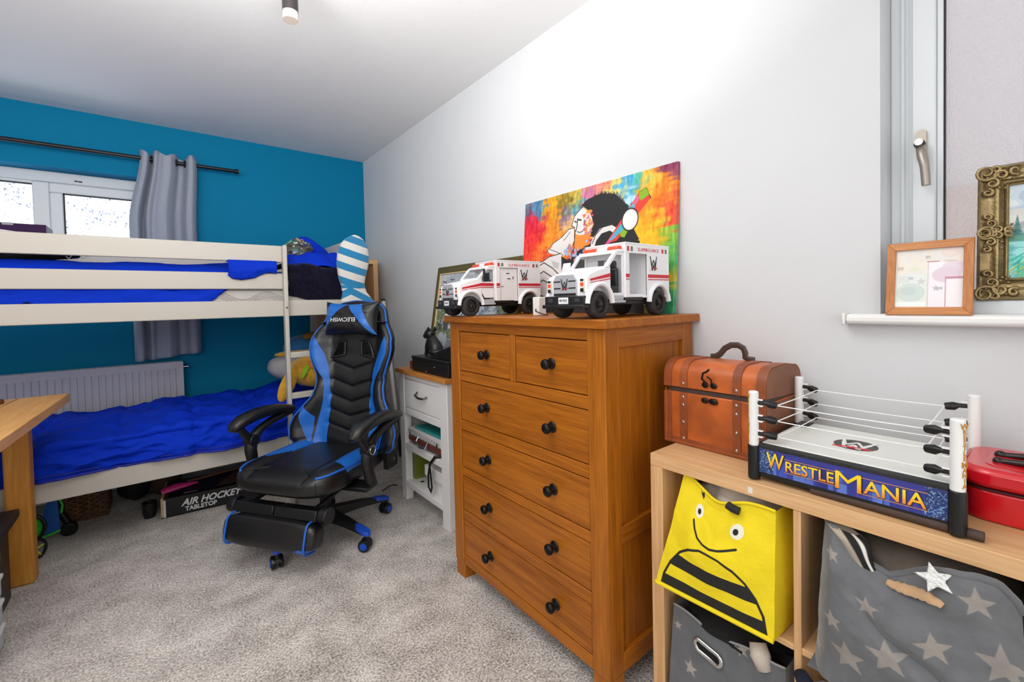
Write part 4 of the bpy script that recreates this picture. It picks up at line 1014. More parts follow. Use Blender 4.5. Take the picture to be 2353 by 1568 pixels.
# on its top
BOXB = mat('black_leatherette', (16, 16, 17), .5, bump=.1, bscale=200)
k = thing('storage_box', 'low black leatherette box on the oak top of side table', 'box', (-.2, -1.75, .777))
part(k, 'body', MB().box(-.325,-.06,-2.0+.075,-1.522,.7775,.845), BOXB, world=True, bevel=.004)
part(k, 'lid', MB().box(-.328,-.058,-1.928,-1.519,.846,.862), BOXB, world=True, bevel=.004)
part(k, 'clasp', MB().ball((-.329,-1.79,.822),.0035,10,8).ball((-.329,-1.70,.790),.003,10,8), CHROME, world=True)
single('wood_block', 'small dark red wooden block beside the black box', 'block', MB().box(-.30,-.26,-1.495,-1.44,.7775,.822), wood('mahogany', (140,66,40), (100,40,24), 'z', .4), bevel=.002)
single('black_case', 'black wedge shaped case on the black leatherette box', 'case', MB().prism([(-1.70,.8625),(-1.94,.8625),(-1.94,.945),(-1.78,.900)], 0, .16, Matrix(((0,0,1,-.31),(1,0,0,0),(0,1,0,0),(0,0,0,1)))), BOXB, bevel=.004)
k = thing('book', 'red edged book lying behind the black wedge case', 'book', (-.14, -1.76, .863))
part(k, 'pages', MB().box(-.145,-.045,-1.87,-1.60,.868,.893), mat('red_page_edge', (120,20,30), .6), world=True)
part(k, 'cover', MB().box(-.147,-.04,-1.873,-1.597,.8625,.868).box(-.147,-.04,-1.873,-1.597,.893,.898), mat('brown_cover', (120,86,76), .5), world=True, bevel=.001)
# seated black cat figure
CATB = mat('black_resin', (26, 26, 27), .35, bump=.1, bscale=60)
k = thing('cat_figurine', 'black seated panther figurine on the black box', 'figurine', (-.22, -1.60, .862))
fx_, fy_ = -.235, -1.595
part(k, 'body', MB().tube([(fx_,fy_-.050,.880),(fx_,fy_-.045,.900),(fx_,fy_-.030,.925),(fx_,fy_-.012,.948),(fx_-.002,fy_+.002,.968)], [.038,.042,.036,.028,.023], n=20).ball((fx_,fy_-.050,.885),(.046,.050,.024),18,12), CATB, world=True, smooth=80)
hd_ = part(k, 'head', MB().ball((fx_-.004,fy_+.014,.982),(.031,.034,.030),22,16), CATB, world=True, smooth=80)
part(hd_, 'muzzle', MB().ball((fx_-.008,fy_+.046,.970),(.020,.022,.017),16,12), CATB, world=True, smooth=80)
part(hd_, 'nose', MB().ball((fx_-.010,fy_+.066,.977),(.007,.005,.005),10,8), CATB, world=True, smooth=80)
for s in (.020, -.024): part(hd_, 'ear', MB().ball((0,0,0),(.011,.005,.014),14,10, Matrix.Translation((fx_+s,fy_-.004,1.009)) @ Matrix.Rotation(-s*12,4,'Y')), CATB, world=True, smooth=80)
part(hd_, 'eye', MB().ball((fx_-.028,fy_+.030,.988),.0038,10,8), mat('amber_eye', (190,170,120), .15), world=True)
for s in (.019, -.021): part(k, 'leg', MB().tube([(fx_+s,fy_-.010,.945),(fx_+s*1.1,fy_+.014,.912),(fx_+s*1.1,fy_+.020,.880),(fx_+s*1.1,fy_+.030,.8685)], [.018,.0135,.011,.010], n=12), CATB, world=True, smooth=80)

# ------------------------------------------------------------------ framed poster leaning behind the side table
FRM = mat('olive_gold_frame', (104, 92, 48), .4, metal=.3); LIP = mat('pale_gold_lip', (222, 200, 150), .5)
pw, ph = .84, .612
def onp(u, v, o=0.0):
    return Vector((-.122+.100*v-o, -1.333-u*pw, .7785+v*ph*.985))
t = thing('framed_poster', 'large poster in olive gold frame leaning behind the side table', 'picture', (-.07, -1.75, .778))
def fr(u0, u1, v0, v1, o0, o1):
    a = [onp(u, v, o) for o in (o0, o1) for u, v in ((u0,v0),(u1,v0),(u1,v1),(u0,v1))]
    return a, [(0,1,2,3),(7,6,5,4),(0,4,5,1),(1,5,6,2),(2,6,7,3),(3,7,4,0)]
for q in ((0,1,0,.05),(0,1,.935,1),(0,.036,0.05,.935),(.964,1,.05,.935)): part(t, 'frame_side', MB().add(*fr(*q, -.012, .012)), FRM, world=True, bevel=.002)
mb = MB()
for q in ((.036,.964,.05,.058),(.036,.964,.922,.935),(.036,.044,.058,.922),(.956,.964,.058,.922)): mb.add(*fr(*q, -.004, .008))
part(t, 'inner_lip', mb, LIP, world=True, smooth=0)
part(t, 'backing', MB().add(*fr(.03,.97,.045,.94,-.006,-.002)), mat('backing_card', (180,176,166), .8), world=True, smooth=0)
pt = Paint(pw*.93, ph*.87, 280, (176, 182, 190))
nv = vnoise(pt.nx+1, pt.ny+1, 16, 12, 21); n2 = vnoise(pt.nx+1, pt.ny+1, 60, 50, 22); n3 = vnoise(pt.nx+1, pt.ny+1, 9, 7, 23)
pt.fill(nv > .58, (204, 206, 210), .8); pt.fill((nv < .36) & (pt.Y < .40), (122, 134, 150)); pt.fill((n3 > .55) & (pt.Y < .36), (120, 132, 100)); pt.fill((n3 < .30) & (pt.Y < .40), (80, 116, 116)); pt.fill((n2 > .76), (216, 220, 222), .7); pt.fill((n2 < .20) & (pt.Y < .42), (74, 78, 80), .7)
for i in range(5): pt.rect(.095+i*.004, .145+i*.004, .235+i*.024, .247+i*.024, (30, 30, 32)); pt.rect(.096+i*.004, .146+i*.004, .247+i*.024, .259+i*.024, (232, 232, 230))
pt.poly([(.09,.235),(.15,.235),(.155,.19),(.125,.17),(.10,.19)], (90, 92, 96))
pt.ell(.09,.11,.05,.06,(158,168,182),.8,.4); pt.ell(.15,.09,.05,.05,(140,150,168),.8,1.); pt.ell(.08,.14,.03,.03,(196,202,210),.8); pt.ell(.13,.12,.025,.04,(204,208,214),.7)
for a in (.03, .07, .11, .16, .2): pt.line([(a,.05),(a+.02,.02)], .006, (30,32,34))
for q in ((.05,.48),(.09,.465),(.14,.49)): pt.line([(q[0]-.02,q[1]+.008),(q[0],q[1]),(q[0]+.022,q[1]+.004)], .007, (50,54,60))
for q in ((.04,.21),(.06,.20)): pt.line([(q[0]-.02,q[1]-.02),(q[0]+.02,q[1]+.02)], .006, (40,42,44)); pt.line([(q[0]-.02,q[1]+.02),(q[0]+.02,q[1]-.02)], .005, (40,42,44))
part(t, 'poster_print', print_mb(pt, lambda u, v: onp(.04+u*.92, .055+v*.87, .001)), vcol('poster_paper', .35), world=True, smooth=0)
# ------------------------------------------------------------------ gaming chair
LEA = mat('black_leather', (19, 19, 20), .36, bump=.10, bscale=240, coat=.15)
LEAB = mat('blue_leather', (24, 104, 196), .42, bump=.06, bscale=200)
PIPE = mat('blue_piping', (24, 100, 200), .5)
LEAC = vcol('leather_panels', .36, bump=.10, bscale=240, coat=.15)
BLUP = mat('blue_plastic', (22, 74, 190), .35)
cha = thing('gaming_chair', 'black and blue leather gaming chair on casters with folded footrest', 'chair', (-.809, -1.488, 0), R(-145))
S0 = .040
def KS(z): return 1-.10*smooth01(.50, .66, z)
wz = [(.385,.17),(.395,.25),(.41,.29),(.44,.318),(.50,.326),(.56,.312),(.614,.285),(.66,.252),(.716,.234),(.78,.236),(.83,.258),(.88,.278),(.92,.286),(.974,.280),(1.01,.260),(1.05,.228),(1.10,.203),(1.13,.188),(1.155,.155),(1.168,.115),(1.176,.05),(1.178,.01)]
wb = [(.385,.06),(.45,.10),(.56,.095),(.66,.06),(.75,.045),(.85,.065),(.95,.070),(1.03,.05),(1.10,.022),(1.178,0)]
def f0(z): return -.185-.16*(z-.47)+.05*smooth01(.5, .39, z)*0
def wing(q, z): return interp(z, wb)*smooth01(.50, .95, abs(q))
def groove(s, z):
    g = 0
    a = abs(s)
    if a < .16:
        for zc in (.805, .712, .63, .555, .48):
            d = z-(zc+.27*a-.03*(a > 2)); g -= .010*math.exp(-(d/.0075)**2)
        g += .006*math.cos((z-.27*a)*75)*.35
        g *= 1-smooth01(.135, .16, a)
    return g
def fr_(s, z, off=0.0):
    w = interp(z, wz); q = max(-1, min(1, s/w)); e = (1-abs(q)**7)**.5 if abs(q) < 1 else 0
    return (f0(z)+wing(q, z)+.040*e+groove(s, z)+off, S0+s*KS(z), z)
def rear_(s, z):
    w = interp(z, wz); q = max(-1, min(1, s/w)); e = (1-abs(q)**7)**.5 if abs(q) < 1 else 0
    return (f0(z)+wing(q, z)*.75-.045*e, S0+s*KS(z), z)
slot = [(.056,.957),(.108,.954),(.150,.868),(.060,.884)]
def inpoly(x, y, P):
    c = False; n = len(P)
    for i in range(n):
        (x0, y0), (x1, y1) = P[i], P[(i+1) % n]
        if (y0 > y) != (y1 > y) and x < (x1-x0)*(y-y0)/(y1-y0)+x0: c = not c
    return c
NQ, NZ = 96, 130
qs = [math.sin((i/NQ-.5)*PI) * .55 + (i/NQ*2-1)*.45 for i in range(NQ+1)]
zs = [.385+(1.178-.385)*j/NZ for j in range(NZ+1)]
mb = MB(); n1 = NQ+1
for z in zs:
    w = interp(z, wz)
    for q in qs: mb.v.append(fr_(q*w, z))
for z in zs:
    w = interp(z, wz)
    for q in qs: mb.v.append(rear_(q*w, z))
off_ = n1*(NZ+1)
hole = [[False]*NQ for _ in range(NZ)]
for j in range(NZ):
    for i in range(NQ):
        zc = (zs[j]+zs[j+1])/2; s = (qs[i]+qs[i+1])/2*interp(zc, wz)
        hole[j][i] = inpoly(abs(s), zc, slot)
for j in range(NZ):
    for i in range(NQ):
        a, b, c, d = j*n1+i, j*n1+i+1, (j+1)*n1+i+1, (j+1)*n1+i
        if hole[j][i]: continue
        mb.f.append((a, b, c, d)); mb.f.append((d+off_, c+off_, b+off_, a+off_))
        for (dj, di, p, q) in ((0,-1,a,d),(0,1,c,b),(-1,0,b,a),(1,0,d,c)):
            jj, ii = j+dj, i+di
            if 0 <= jj < NZ and 0 <= ii < NQ and hole[jj][ii]: mb.f.append((p, q, q+off_, p+off_)[::-1])
for j in range(NZ):
    for i in (0, NQ): a, b = j*n1+i, (j+1)*n1+i; mb.f.append((a, b, b+off_, a+off_) if i == 0 else (b, a, a+off_, b+off_))
for i in range(NQ):
    for j in (0, NZ): a, b = j*n1+i, j*n1+i+1; mb.f.append((b, a, a+off_, b+off_) if j == 0 else (a, b, b+off_, a+off_))
back = part(cha, 'backrest', mb, LEA, smooth=60)
for sg in (1, -1):
    pts = []
    for (p, q) in zip(slot, slot[1:]+slot[:1]):
        for k in range(8):
            s = p[0]+(q[0]-p[0])*k/8; z = p[1]+(q[1]-p[1])*k/8; pts.append(fr_(sg*s, z, .003))
    mb = MB().tube(pts, .0075, n=8, closed=True)
    rp_ = [rear_(sg*(p[0]+(q[0]-p[0])*k/8), p[1]+(q[1]-p[1])*k/8) for (p, q) in zip(slot, slot[1:]+slot[:1]) for k in range(8)]
    b0 = len(mb.v); n_ = len(pts); mb.v += [tuple(p) for p in pts]+[tuple(p) for p in rp_]
    mb.f += [(b0+i, b0+(i+1) % n_, b0+n_+(i+1) % n_, b0+n_+i) for i in range(n_)]
    part(back, 'belt_slot_bezel', mb, BLACKP, smooth=50)
def strip(sg, zz, outer, inner, nc=6):
    g = []
    for z in zz:
        a, b = interp(z, inner), interp(z, outer)
        g.append([fr_(sg*(a+(b-a)*k/nc), z, .0028) for k in range(nc+1)])
    mb = MB(); nr_ = len(g)
    mb.v = [p for r in g for p in r]
    for j in range(nr_-1):
        for k in range(nc):
            q = (j*(nc+1)+k, j*(nc+1)+k+1, (j+1)*(nc+1)+k+1, (j+1)*(nc+1)+k); mb.f.append(q if sg > 0 else q[::-1])
    return mb
out1 = [(.40,.205),(.56,.186),(.66,.174),(.72,.172),(.765,.185),(.82,.226),(.90,.262),(.955,.264),(.988,.246)]
in1 = [(.40,.13),(.55,.127),(.67,.137),(.815,.157),(.89,.188),(.955,.226),(.988,.245)]
out2 = [(.405,.214),(.47,.238),(.55,.266),(.625,.284)]; in2 = [(.405,.209),(.55,.203),(.585,.235),(.625,.282)]
for sg in (1, -1):
    part(back, 'blue_panel', strip(sg, [.395+(.988-.395)*i/60 for i in range(61)], out1, in1), LEAB, smooth=180)
    part(back, 'blue_panel', strip(sg, [.405+(.625-.405)*i/24 for i in range(25)], out2, in2), LEAB, smooth=180)
pts = []
for z in [.40+(1.176-.40)*i/90 for i in range(91)]:
    w = interp(z, wz); pts.append(Vector(fr_(-w*.992, z, .002)))
for z in [1.176-(1.176-.40)*i/90 for i in range(91)]:
    w = interp(z, wz); pts.append(Vector(fr_(w*.992, z, .002)))
part(back, 'piping', MB().tube(pts, .0058, n=7), PIPE, smooth=180)
# head pillow, tied on upside down
pt = Paint(1, 1, 320, (19, 19, 20))
pt.poly([(.13,1.0),(.465,1.0),(.16,.42),(.0,.06),(-.02,.2),(.06,.58)], (24,104,196)); pt.poly([(.465,1.0),(.72,1.0),(.86,.50),(1.0,.02),(.93,.02)], (24,104,196))
pt.line([(.465,.97),(.0,.08)], .012, (8,8,9)); pt.line([(.465,.97),(.94,.0)], .012, (8,8,9))
PM = frame((-.222, .048, 1.075), (0,1,0), (-.16,0,.987))
PM = Matrix.Translation((-.222, .056, 1.075)) @ Matrix(((0,-.16,.987,0),(1,0,0,0),(0,.987,.16,0),(0,0,0,1)))
def pilf(u, v, sgn=1):
    a, b = u*2-1, v*2-1
    t_ = max(0, (1-abs(a)**3.5))**.6*max(0, (1-abs(b)**3.5))**.6
    x = a*.166*(1-.07*(1-abs(b)**2)*0-.05*b*b*0)*(1-.06*math.cos(b*PI/2)); y = b*.088*(1-.10*math.cos(a*PI/2)*(1 if b > 0 else .5))
    if b > 0: y += .010*abs(a)**3
    return PM @ Vector((x*(1+.02*b), y, sgn*.056*t_+.004*noise.noise(Vector((a*4, b*4, sgn)))*t_+.035))
pil_ = part(cha, 'head_pillow', print_mb(pt, lambda u, v: pilf(u, v)), LEAC, smooth=180)
part(pil_, 'pillow_rear', MB().grid(30, 20, lambda u, v: pilf(u, v, -1), flip=True), LEA, smooth=180)
part(pil_, 'logo', text_fit('ELECWISH', .150, .021, PM @ Matrix.Translation((-.012, -.010, .0965)) @ Matrix.Rotation(PI, 4, 'Z'), offset=.005), mat('white_thread', (235, 235, 235), .6), smooth=0)
part(cha, 'strap', MB().tube([(-.185,.20,1.065),(-.200,.222,1.062),(-.225,.237,1.060),(-.30,.20,1.058)], .013, n=8, flat=.3, up=(0,0,1)).tube([(-.185,-.105,1.065),(-.205,-.15,1.062),(-.235,-.177,1.060),(-.30,-.15,1.058)], .013, n=8, flat=.3, up=(0,0,1)), BLACKP)
# seat
cx_, hz_ = .055, .365
def seat_pt(ph, th):
    d = Vector((math.sin(th)*math.cos(ph), math.sin(th)*math.sin(ph), -math.cos(th)))
    h = (abs(math.cos(ph))**4.5+abs(math.sin(ph))**4.5)**(-1/4.5); k = (abs(math.sin(th))**3.2+abs(math.cos(th))**3.2)**(-1/3.2)
    x = math.cos(ph)*h*math.sin(th)*k*.285; y = math.sin(ph)*h*math.sin(th)*k*.268; z = -math.cos(th)*k*.066
    if z > 0:
        f = z/.066; q = abs(y)/.268
        z += f*(.022*smooth01(.52, .80, q)*(1-smooth01(.93, 1.0, q)) - .012*(1-q*q)*(1-smooth01(.1, .30, x)))
        z -= f*.010*smooth01(.16, .28, x)
        for a in (.148,): z -= f*.006*math.exp(-((abs(y)-a)/.006)**2)
    return Vector((cx_+x, y, hz_+z))
NU, NV = 360, 130
mb = MB(); colr = []
bl = lin((24,104,196)); bk = lin((19,19,20))
for j in range(NV+1):
    for i in range(NU):
        p = seat_pt(2*PI*i/NU, PI*j/NV); mb.v.append(tuple(p))
        a = abs(p.y); x = p.x; top_ = p.z > hz_+.030
        inb = top_ and x < .155+.10*(a-.16) and x > -.20 and a > .150+.10*max(0, (x-.02))*3+.25*max(0, -.08-x)*-.3 and a < .262
        colr.append((*(bl if inb else bk), 1))
for j in range(NV):
    for i in range(NU): mb.f.append((j*NU+i, j*NU+(i+1) % NU, (j+1)*NU+(i+1) % NU, (j+1)*NU+i))
mb.c = np.array(colr)
seat = part(cha, 'seat', mb, LEAC, smooth=180)
for sg in (1, -1):
    part(seat, 'piping', MB().tube([seat_pt(sg*(.72+1.9*i/50), PI*.665)+Vector((0,0,.003)) for i in range(51)], .0055, n=7), PIPE, smooth=180)
    part(seat, 'seam', MB().tube([seat_pt(sg*.72, PI*(.62-.25*i/14)) for i in range(15)], .0022, n=6), BLACKP)
    part(seat, 'piping', MB().tube([seat_pt(sg*(.72-.0*i), PI*.665)+(seat_pt(sg*.50, PI*.80)-seat_pt(sg*.72, PI*.665))*(i/8)+Vector((0,0,.004*math.sin(i/8*PI)-.001)) for i in range(9)], .003, n=6), BLACKP)
# arms
for sg in (1, -1):
    y = sg*.338
    arm = part(cha, 'armrest', MB().tube([(.222,y,.560),(.205,y,.578),(.165,y,.596),(.10,y,.608),(.02,y,.611),(-.06,y,.604),(-.13,y,.590),(-.165,y,.583)], [.022,.036,.043,.043,.041,.037,.032,.024], n=20, up=(0,0,1), flat=.72), LEA, smooth=70)
    part(arm, 'arm_frame', MB().tube([(-.150,y,.570),(-.09,y,.566),(-.01,y,.552),(.06,y,.528),(.112,y,.488),(.120,y,.44),(.110,y,.38),(.09,y,.325)], [.014,.017,.016,.016,.024,.022,.020,.020], n=12, flat=1.3).tube([(.180,y,.572),(.165,y,.545),(.140,y,.510),(.118,y,.478)], [.016,.018,.02,.02], n=12), BLACKP, smooth=60)
    part(arm, 'pivot_cap', MB().cyl((.112,y-.026,.486),(.112,y+.026,.486),.029,n=24), BLACKP, bevel=.004)
    part(arm, 'chrome_ring', MB().tube([(.112+math.cos(a)*.020, y+sg*.0265, .486+math.sin(a)*.020) for a in [2*PI*i/28 for i in range(28)]], .0022, n=6, closed=True), CHROME)
    part(arm, 'bracket', MB().box(.04,.135,min(y,sg*.19),max(y,sg*.19),.292,.312), BLACKP, bevel=.004)
    rc = part(cha, 'recliner_cover', MB().cyl((-.165,sg*.262,.385),(-.165,sg*.300,.385),.055,n=28).prism([(-.21,.30),(-.12,.30),(-.11,.40),(-.22,.40)],0,.03,Matrix(((1,0,0,0),(0,0,-1,sg*.285+.012),(0,1,0,0),(0,0,0,1)))), BLACKP, bevel=.004)
    part(rc, 'cover_bolt', MB().cyl((-.165,sg*.300,.345),(-.165,sg*.304,.345),.008,n=12), CHROME)
# footrest
fa = R(-14)
FM = Matrix.Translation((.300, -.008, .215)) @ Matrix.Rotation(fa, 4, 'Y')
part(cha, 'footrest_plate', MB().box(-.045,.030,-.225,-.003,.012,.058,FM).box(-.045,.030,.003,.225,.012,.058,FM), BLACKP, bevel=.004)
part(cha, 'footrest_rail', MB().cyl((.05,-.17,.285),(.27,-.17,.262),.009,n=10).cyl((.05,.17,.285),(.27,.17,.262),.009,n=10), BLACKP)
for sg in (1, -1): part(cha, 'footrest_hinge', MB().cyl((.285,sg*.228-.008,.248),(.285,sg*.268-.008,.248),.036,n=28), BLACKP, bevel=.004)
mb = MB(); colr = []
for j in range(41):
    for i in range(90):
        ph = 2*PI*i/90; th = PI*j/40
        h = (abs(math.cos(ph))**5+abs(math.sin(ph))**5)**-.2; k = (abs(math.sin(th))**4+abs(math.cos(th))**4)**-.25
        x, y, z = math.cos(ph)*h*math.sin(th)*k*.052, math.sin(ph)*h*math.sin(th)*k*.246, -math.cos(th)*k*.066
        mb.v.append(tuple(FM @ Vector((x+.015, y, z-.052))))
        colr.append((*(bl if (y > .16+(-z)*.6*-1 and z < -.040 and y > .17) else bk), 1))
for j in range(40):
    for i in range(90): mb.f.append((j*90+i, j*90+(i+1) % 90, (j+1)*90+(i+1) % 90, (j+1)*90+i))
mb.c = np.array(colr)
fp = part(cha, 'footrest_pad', mb, LEAC, smooth=180)
for sg in (1, -1):
    part(fp, 'piping', MB().tube([FM @ Vector((.015+.050*(abs(math.cos(a))**.5)*(1 if math.cos(a) > 0 else -1)*1.0, sg*.205+sg*.006*math.cos(a), -.052+.0645*(abs(math.sin(a))**.5)*(1 if math.sin(a) > 0 else -1)*1.0)) for a in [2*PI*i/40 for i in range(40)]], .0048, n=7, closed=True), PIPE, smooth=180)
# base
part(cha, 'mechanism', MB().box(-.13,.13,-.10,.10,.270,.300).box(-.06,.06,-.07,.07,.235,.272), BLACKP, bevel=.006)
part(cha, 'gas_lift', MB().cyl((0,0,.10),(0,0,.24),.026,n=20).cyl((0,0,.09),(0,0,.14),.036,n=20), BLACKP)
part(cha, 'base_hub', MB().lathe([(.030,.072),(.050,.078),(.056,.10),(.050,.122),(.036,.130)], None, 28), BLACKP, smooth=50)
part(cha, 'lever', MB().tube([(.02,.09,.275),(.02,.20,.270),(.02,.285,.262)], .005, n=8), BLACKP)
for k in range(5):
    an = R(1+72*k); ca, sa = math.cos(an), math.sin(an)
    P_ = lambda r, h, z: (ca*r-sa*h, sa*r+ca*h, z)
    lg = part(cha, 'base_leg', MB().add([P_(.03,-.030,.075),P_(.03,.030,.075),P_(.03,.026,.126),P_(.03,-.026,.126),P_(.18,-.024,.078),P_(.18,.024,.078),P_(.18,.018,.116),P_(.18,-.018,.116),P_(.315,-.019,.070),P_(.315,.019,.070),P_(.315,.014,.093),P_(.315,-.014,.093)],
        [(0,1,2,3)[::-1],(8,9,10,11),(0,4,5,1)[::-1] if False else (1,5,4,0),(2,6,5,1),(3,7,6,2),(0,4,7,3),(5,9,8,4),(6,10,9,5),(7,11,10,6),(4,8,11,7)]), BLACKP, bevel=.006)
    part(lg, 'blue_tip', MB().add([P_(.235,0,.1085),P_(.262,.0175,.1045),P_(.322,.0175,.0945),P_(.336,.008,.086),P_(.336,-.008,.086),P_(.322,-.0175,.0945),P_(.262,-.0175,.1045),P_(.235,0,.088),P_(.262,.019,.085),P_(.322,.019,.075),P_(.337,.009,.072),P_(.337,-.009,.072),P_(.322,-.019,.075),P_(.262,-.019,.085)],
        [(0,6,5,4,3,2,1)]+[(i, (i+1) % 7, 7+(i+1) % 7, 7+i) for i in range(7)]), BLUP, bevel=.003)
    sw_ = an+.5; T = Matrix.Translation((ca*.322, sa*.322, .029)) @ Matrix.Rotation(sw_+(.0 if k else .4), 4, 'Z')
    cs = part(cha, 'caster', MB().cyl((0,0,.022),(0,0,.045),.011,n=12).prism([(math.cos(a)*.026-.008, math.sin(a)*.026+.004) for a in [PI*i/14 for i in range(15)]], -.008, .008, Matrix(((1,0,0,0),(0,0,-1,0),(0,1,0,0),(0,0,0,1)))), BLACKP)
    cs.data.transform(T)
    for sg in (1, -1):
        wl = part(cs, 'caster_wheel', MB().lathe([(.010,-.009),(.024,-.009),(.0285,-.006),(.029,.004),(.026,.009),(.010,.0105)], T @ Matrix.Translation((-.010, sg*.0155, 0)) @ Matrix.Rotation(-sg*PI/2, 4, 'X'), 24), mat('caster_black', (20,20,22), .25), smooth=50)
        if sg < 0 : part(cs, 'caster_disc', MB().cyl(T @ Vector((-.010, sg*.026, 0)), T @ Vector((-.010, sg*.0275, 0)), .017, n=20), BLUP)
# ------------------------------------------------------------------ oak cube shelf on the right
LOy = wood('light_oak_along', (226, 184, 136), (206, 158, 108), 'y', .5, 34, 1.2, .04)
LOz = wood('light_oak_up', (226, 184, 136), (204, 156, 106), 'z', .5, 34, 1.2, .04)
sh = thing('cube_shelf', 'light oak cube shelf unit along right wall under the side window', 'shelf unit', (-.20, -3.48, 0))
def sp(n, mb, m=LOy, b=.0015, **k): return part(sh, n, mb, m, world=True, bevel=b, **k)
SL, SR, SXF, SXB, ST = -3.122, -3.846, -.390, -.008, .727
tk = .037
sp('top_board', MB().box(SXF, SXB, SR, SL, ST-.034, ST))
sp('side_board', MB().box(SXF, SXB, SL-tk, SL, 0, ST-.034), LOz)
sp('side_board', MB().box(SXF, SXB, SR, SR+tk, 0, ST-.034), LOz)
sp('bottom_board', MB().box(SXF, SXB, SR+tk, SL-tk, .02, .054))
sp('divider', MB().box(SXF+.002, SXB, -3.490, -3.475, .054, ST-.034), LOz)
for y0, y1 in ((-3.475, SL-tk), (SR+tk, -3.490)): sp('cube_floor', MB().box(SXF+.002, SXB, y0, y1, .381, .395))
sp('tape_mark', MB().box(SXF-.0006, SXF, -3.393, -3.383, .700, .714), mat('tape_white', (232, 226, 216), .6), 0)

# ------------------------------------------------------------------ yellow bee bag
YF = (240, 214, 20)
FELT = vcol('printed_felt', .8, bump=.12, bscale=140, var=.05, vscale=18)
FELTY = mat('yellow_felt', YF, .8, bump=.12, bscale=140)
BKP = (30, 28, 24)
bw, bh = .295, .305
bag = thing('storage_bag', 'yellow felt storage bag with a smiling striped bee face', 'bag', (-.25, -3.31, .395))
# corners of the front panel (world): bottom-left, bottom-right, top-left, top-right
bl_, br_, tl_, tr_ = Vector((-.425,-3.158,.397)), Vector((-.418,-3.447,.399)), Vector((-.372,-3.214,.690)), Vector((-.385,-3.440,.674))
def beef(u, v):
    p = (bl_*(1-u)+br_*u)*(1-v)+(tl_*(1-u)+tr_*u)*v
    bul = math.sin(u*PI)*math.sin(min(1, v*1.1)*PI)
    p.x -= .022*bul - .012*math.sin(v*PI)*fbm(u*3, v*3, 2)*.6
    sag = -.030*math.exp(-((u-.42)/.24)**2)+.006*math.exp(-((u-.0)/.1)**2)
    p.z += sag*v*v
    p.x -= .012*math.exp(-((u-.5)/.25)**2)*v*v
    return p
pt = Paint(1, 1, 300, YF)
blk = lambda pts, w: pt.line(pts, w, BKP)
dome = [(.055,.015),(.06,.11),(.10,.24),(.17,.36),(.26,.44),(.36,.485),(.46,.49),(.56,.475),(.68,.43),(.78,.36),(.86,.26),(.92,.15),(.945,.02)]
inside = np.zeros(pt.X.shape, bool)
Xn, Yn = pt.X, pt.Y
yt = np.interp(Xn, [p[0] for p in dome], [p[1] for p in dome])
ind = (Xn > .055) & (Xn < .945) & (Yn < yt)
sl1 = Yn; 
pt.fill(ind & (Yn < .115) & (Yn > .012), BKP); pt.fill(ind & (Yn > .22) & (Yn < .335), BKP)
blk(dome, .022)
pt.ell(.265,.80,.044,.062,(236,232,214)); pt.ell(.265,.795,.019,.027,BKP)
pt.ell(.675,.755,.062,.066,(236,232,214)); pt.ell(.665,.75,.026,.028,BKP)
blk([(.235,.70),(.27,.64),(.32,.585),(.38,.555),(.46,.545),(.54,.560),(.62,.585),(.69,.610)], .021)
pt.poly([(.225,.985),(.245,.965),(.265,.99),(.28,.955),(.27,.915),(.235,.955)], BKP)
part(bag, 'front_panel', print_mb(pt, beef), FELT, world=True, smooth=180)
nose_c = beef(.62, .965)
part(bag, 'antenna_tab', MB().tube([nose_c+Vector((-.010,.013,.003)), nose_c+Vector((-.013,0,0)), nose_c+Vector((-.010,-.015,-.003))], .0095, n=10, flat=.8), mat('black_felt', (34,32,30), .85), world=True)
rb0, rb1 = Vector((-.12,-3.455,.397)), Vector((-.12,-3.452,.680))
def bside(u, v):
    f = beef(1, v); b = rb0*(1-v)+rb1*v
    p = f*(1-u)+b*u; p.y -= .016*math.sin(u*PI)*math.sin(v*PI); return p
def bsidel(u, v):
    f = beef(0, v); b = Vector((-.12,-3.168,.397))*(1-v)+Vector((-.12,-3.20,.68))*v
    return f*(1-u)+b*u
part(bag, 'side_panel', MB().grid(16, 20, bside), FELTY, world=True, smooth=180)
part(bag, 'side_panel', MB().grid(16, 20, bsidel), FELTY, world=True, smooth=180)
part(bag, 'back_panel', MB().grid(8, 8, lambda u, v: (rb0*(1-v)+rb1*v)*(1-u)+(Vector((-.12,-3.168,.397))*(1-v)+Vector((-.12,-3.20,.68))*v)*u), FELTY, world=True, smooth=180)
part(bag, 'bottom_panel', MB().add([bl_, br_, rb0, Vector((-.12,-3.168,.397))], [(0,1,2,3)]), FELTY, world=True)
part(bag, 'top_hem', MB().tube([beef(i/40, 1.0) for i in range(41)], .004, n=6), FELTY, world=True, smooth=180)
part(bag, 'bottom_hem', MB().tube([beef(i/30, .0)+Vector((-.003,0,.002)) for i in range(31)], .0055, n=7), FELTY, world=True, smooth=180)
# clothes in the bee bag
BEIGE = mat('beige_cotton', (206, 194, 180), .9, bump=.3, bscale=70, var=.08, vscale=12)
def lump(seed, a=.28, b=.12, f=1.6):
    o = Vector((seed*3.1, seed*1.7, seed*.9))
    return lambda d: 1+a*noise.noise(d*f+o)+b*abs(noise.noise(d*f*2.6+o))
single('clothes', 'crumpled beige clothes stuffed in the top of the yellow bag', 'clothes', MB().ball((-.285,-3.322,.640), (.085,.098,.048), 40, 26, func=lump(1)), BEIGE, smooth=180)

# ------------------------------------------------------------------ grey star boxes
SF = mat('grey_star_velour', (98, 100, 103), .75, bump=.2, bscale=90, sheen=.3, var=.12, vscale=16)
STARV = vcol('star_print_velour', .65, bump=.15, bscale=90, sheen=.3, var=.13, vscale=22)
GB = (98, 100, 103); ST_ = (142, 136, 129)
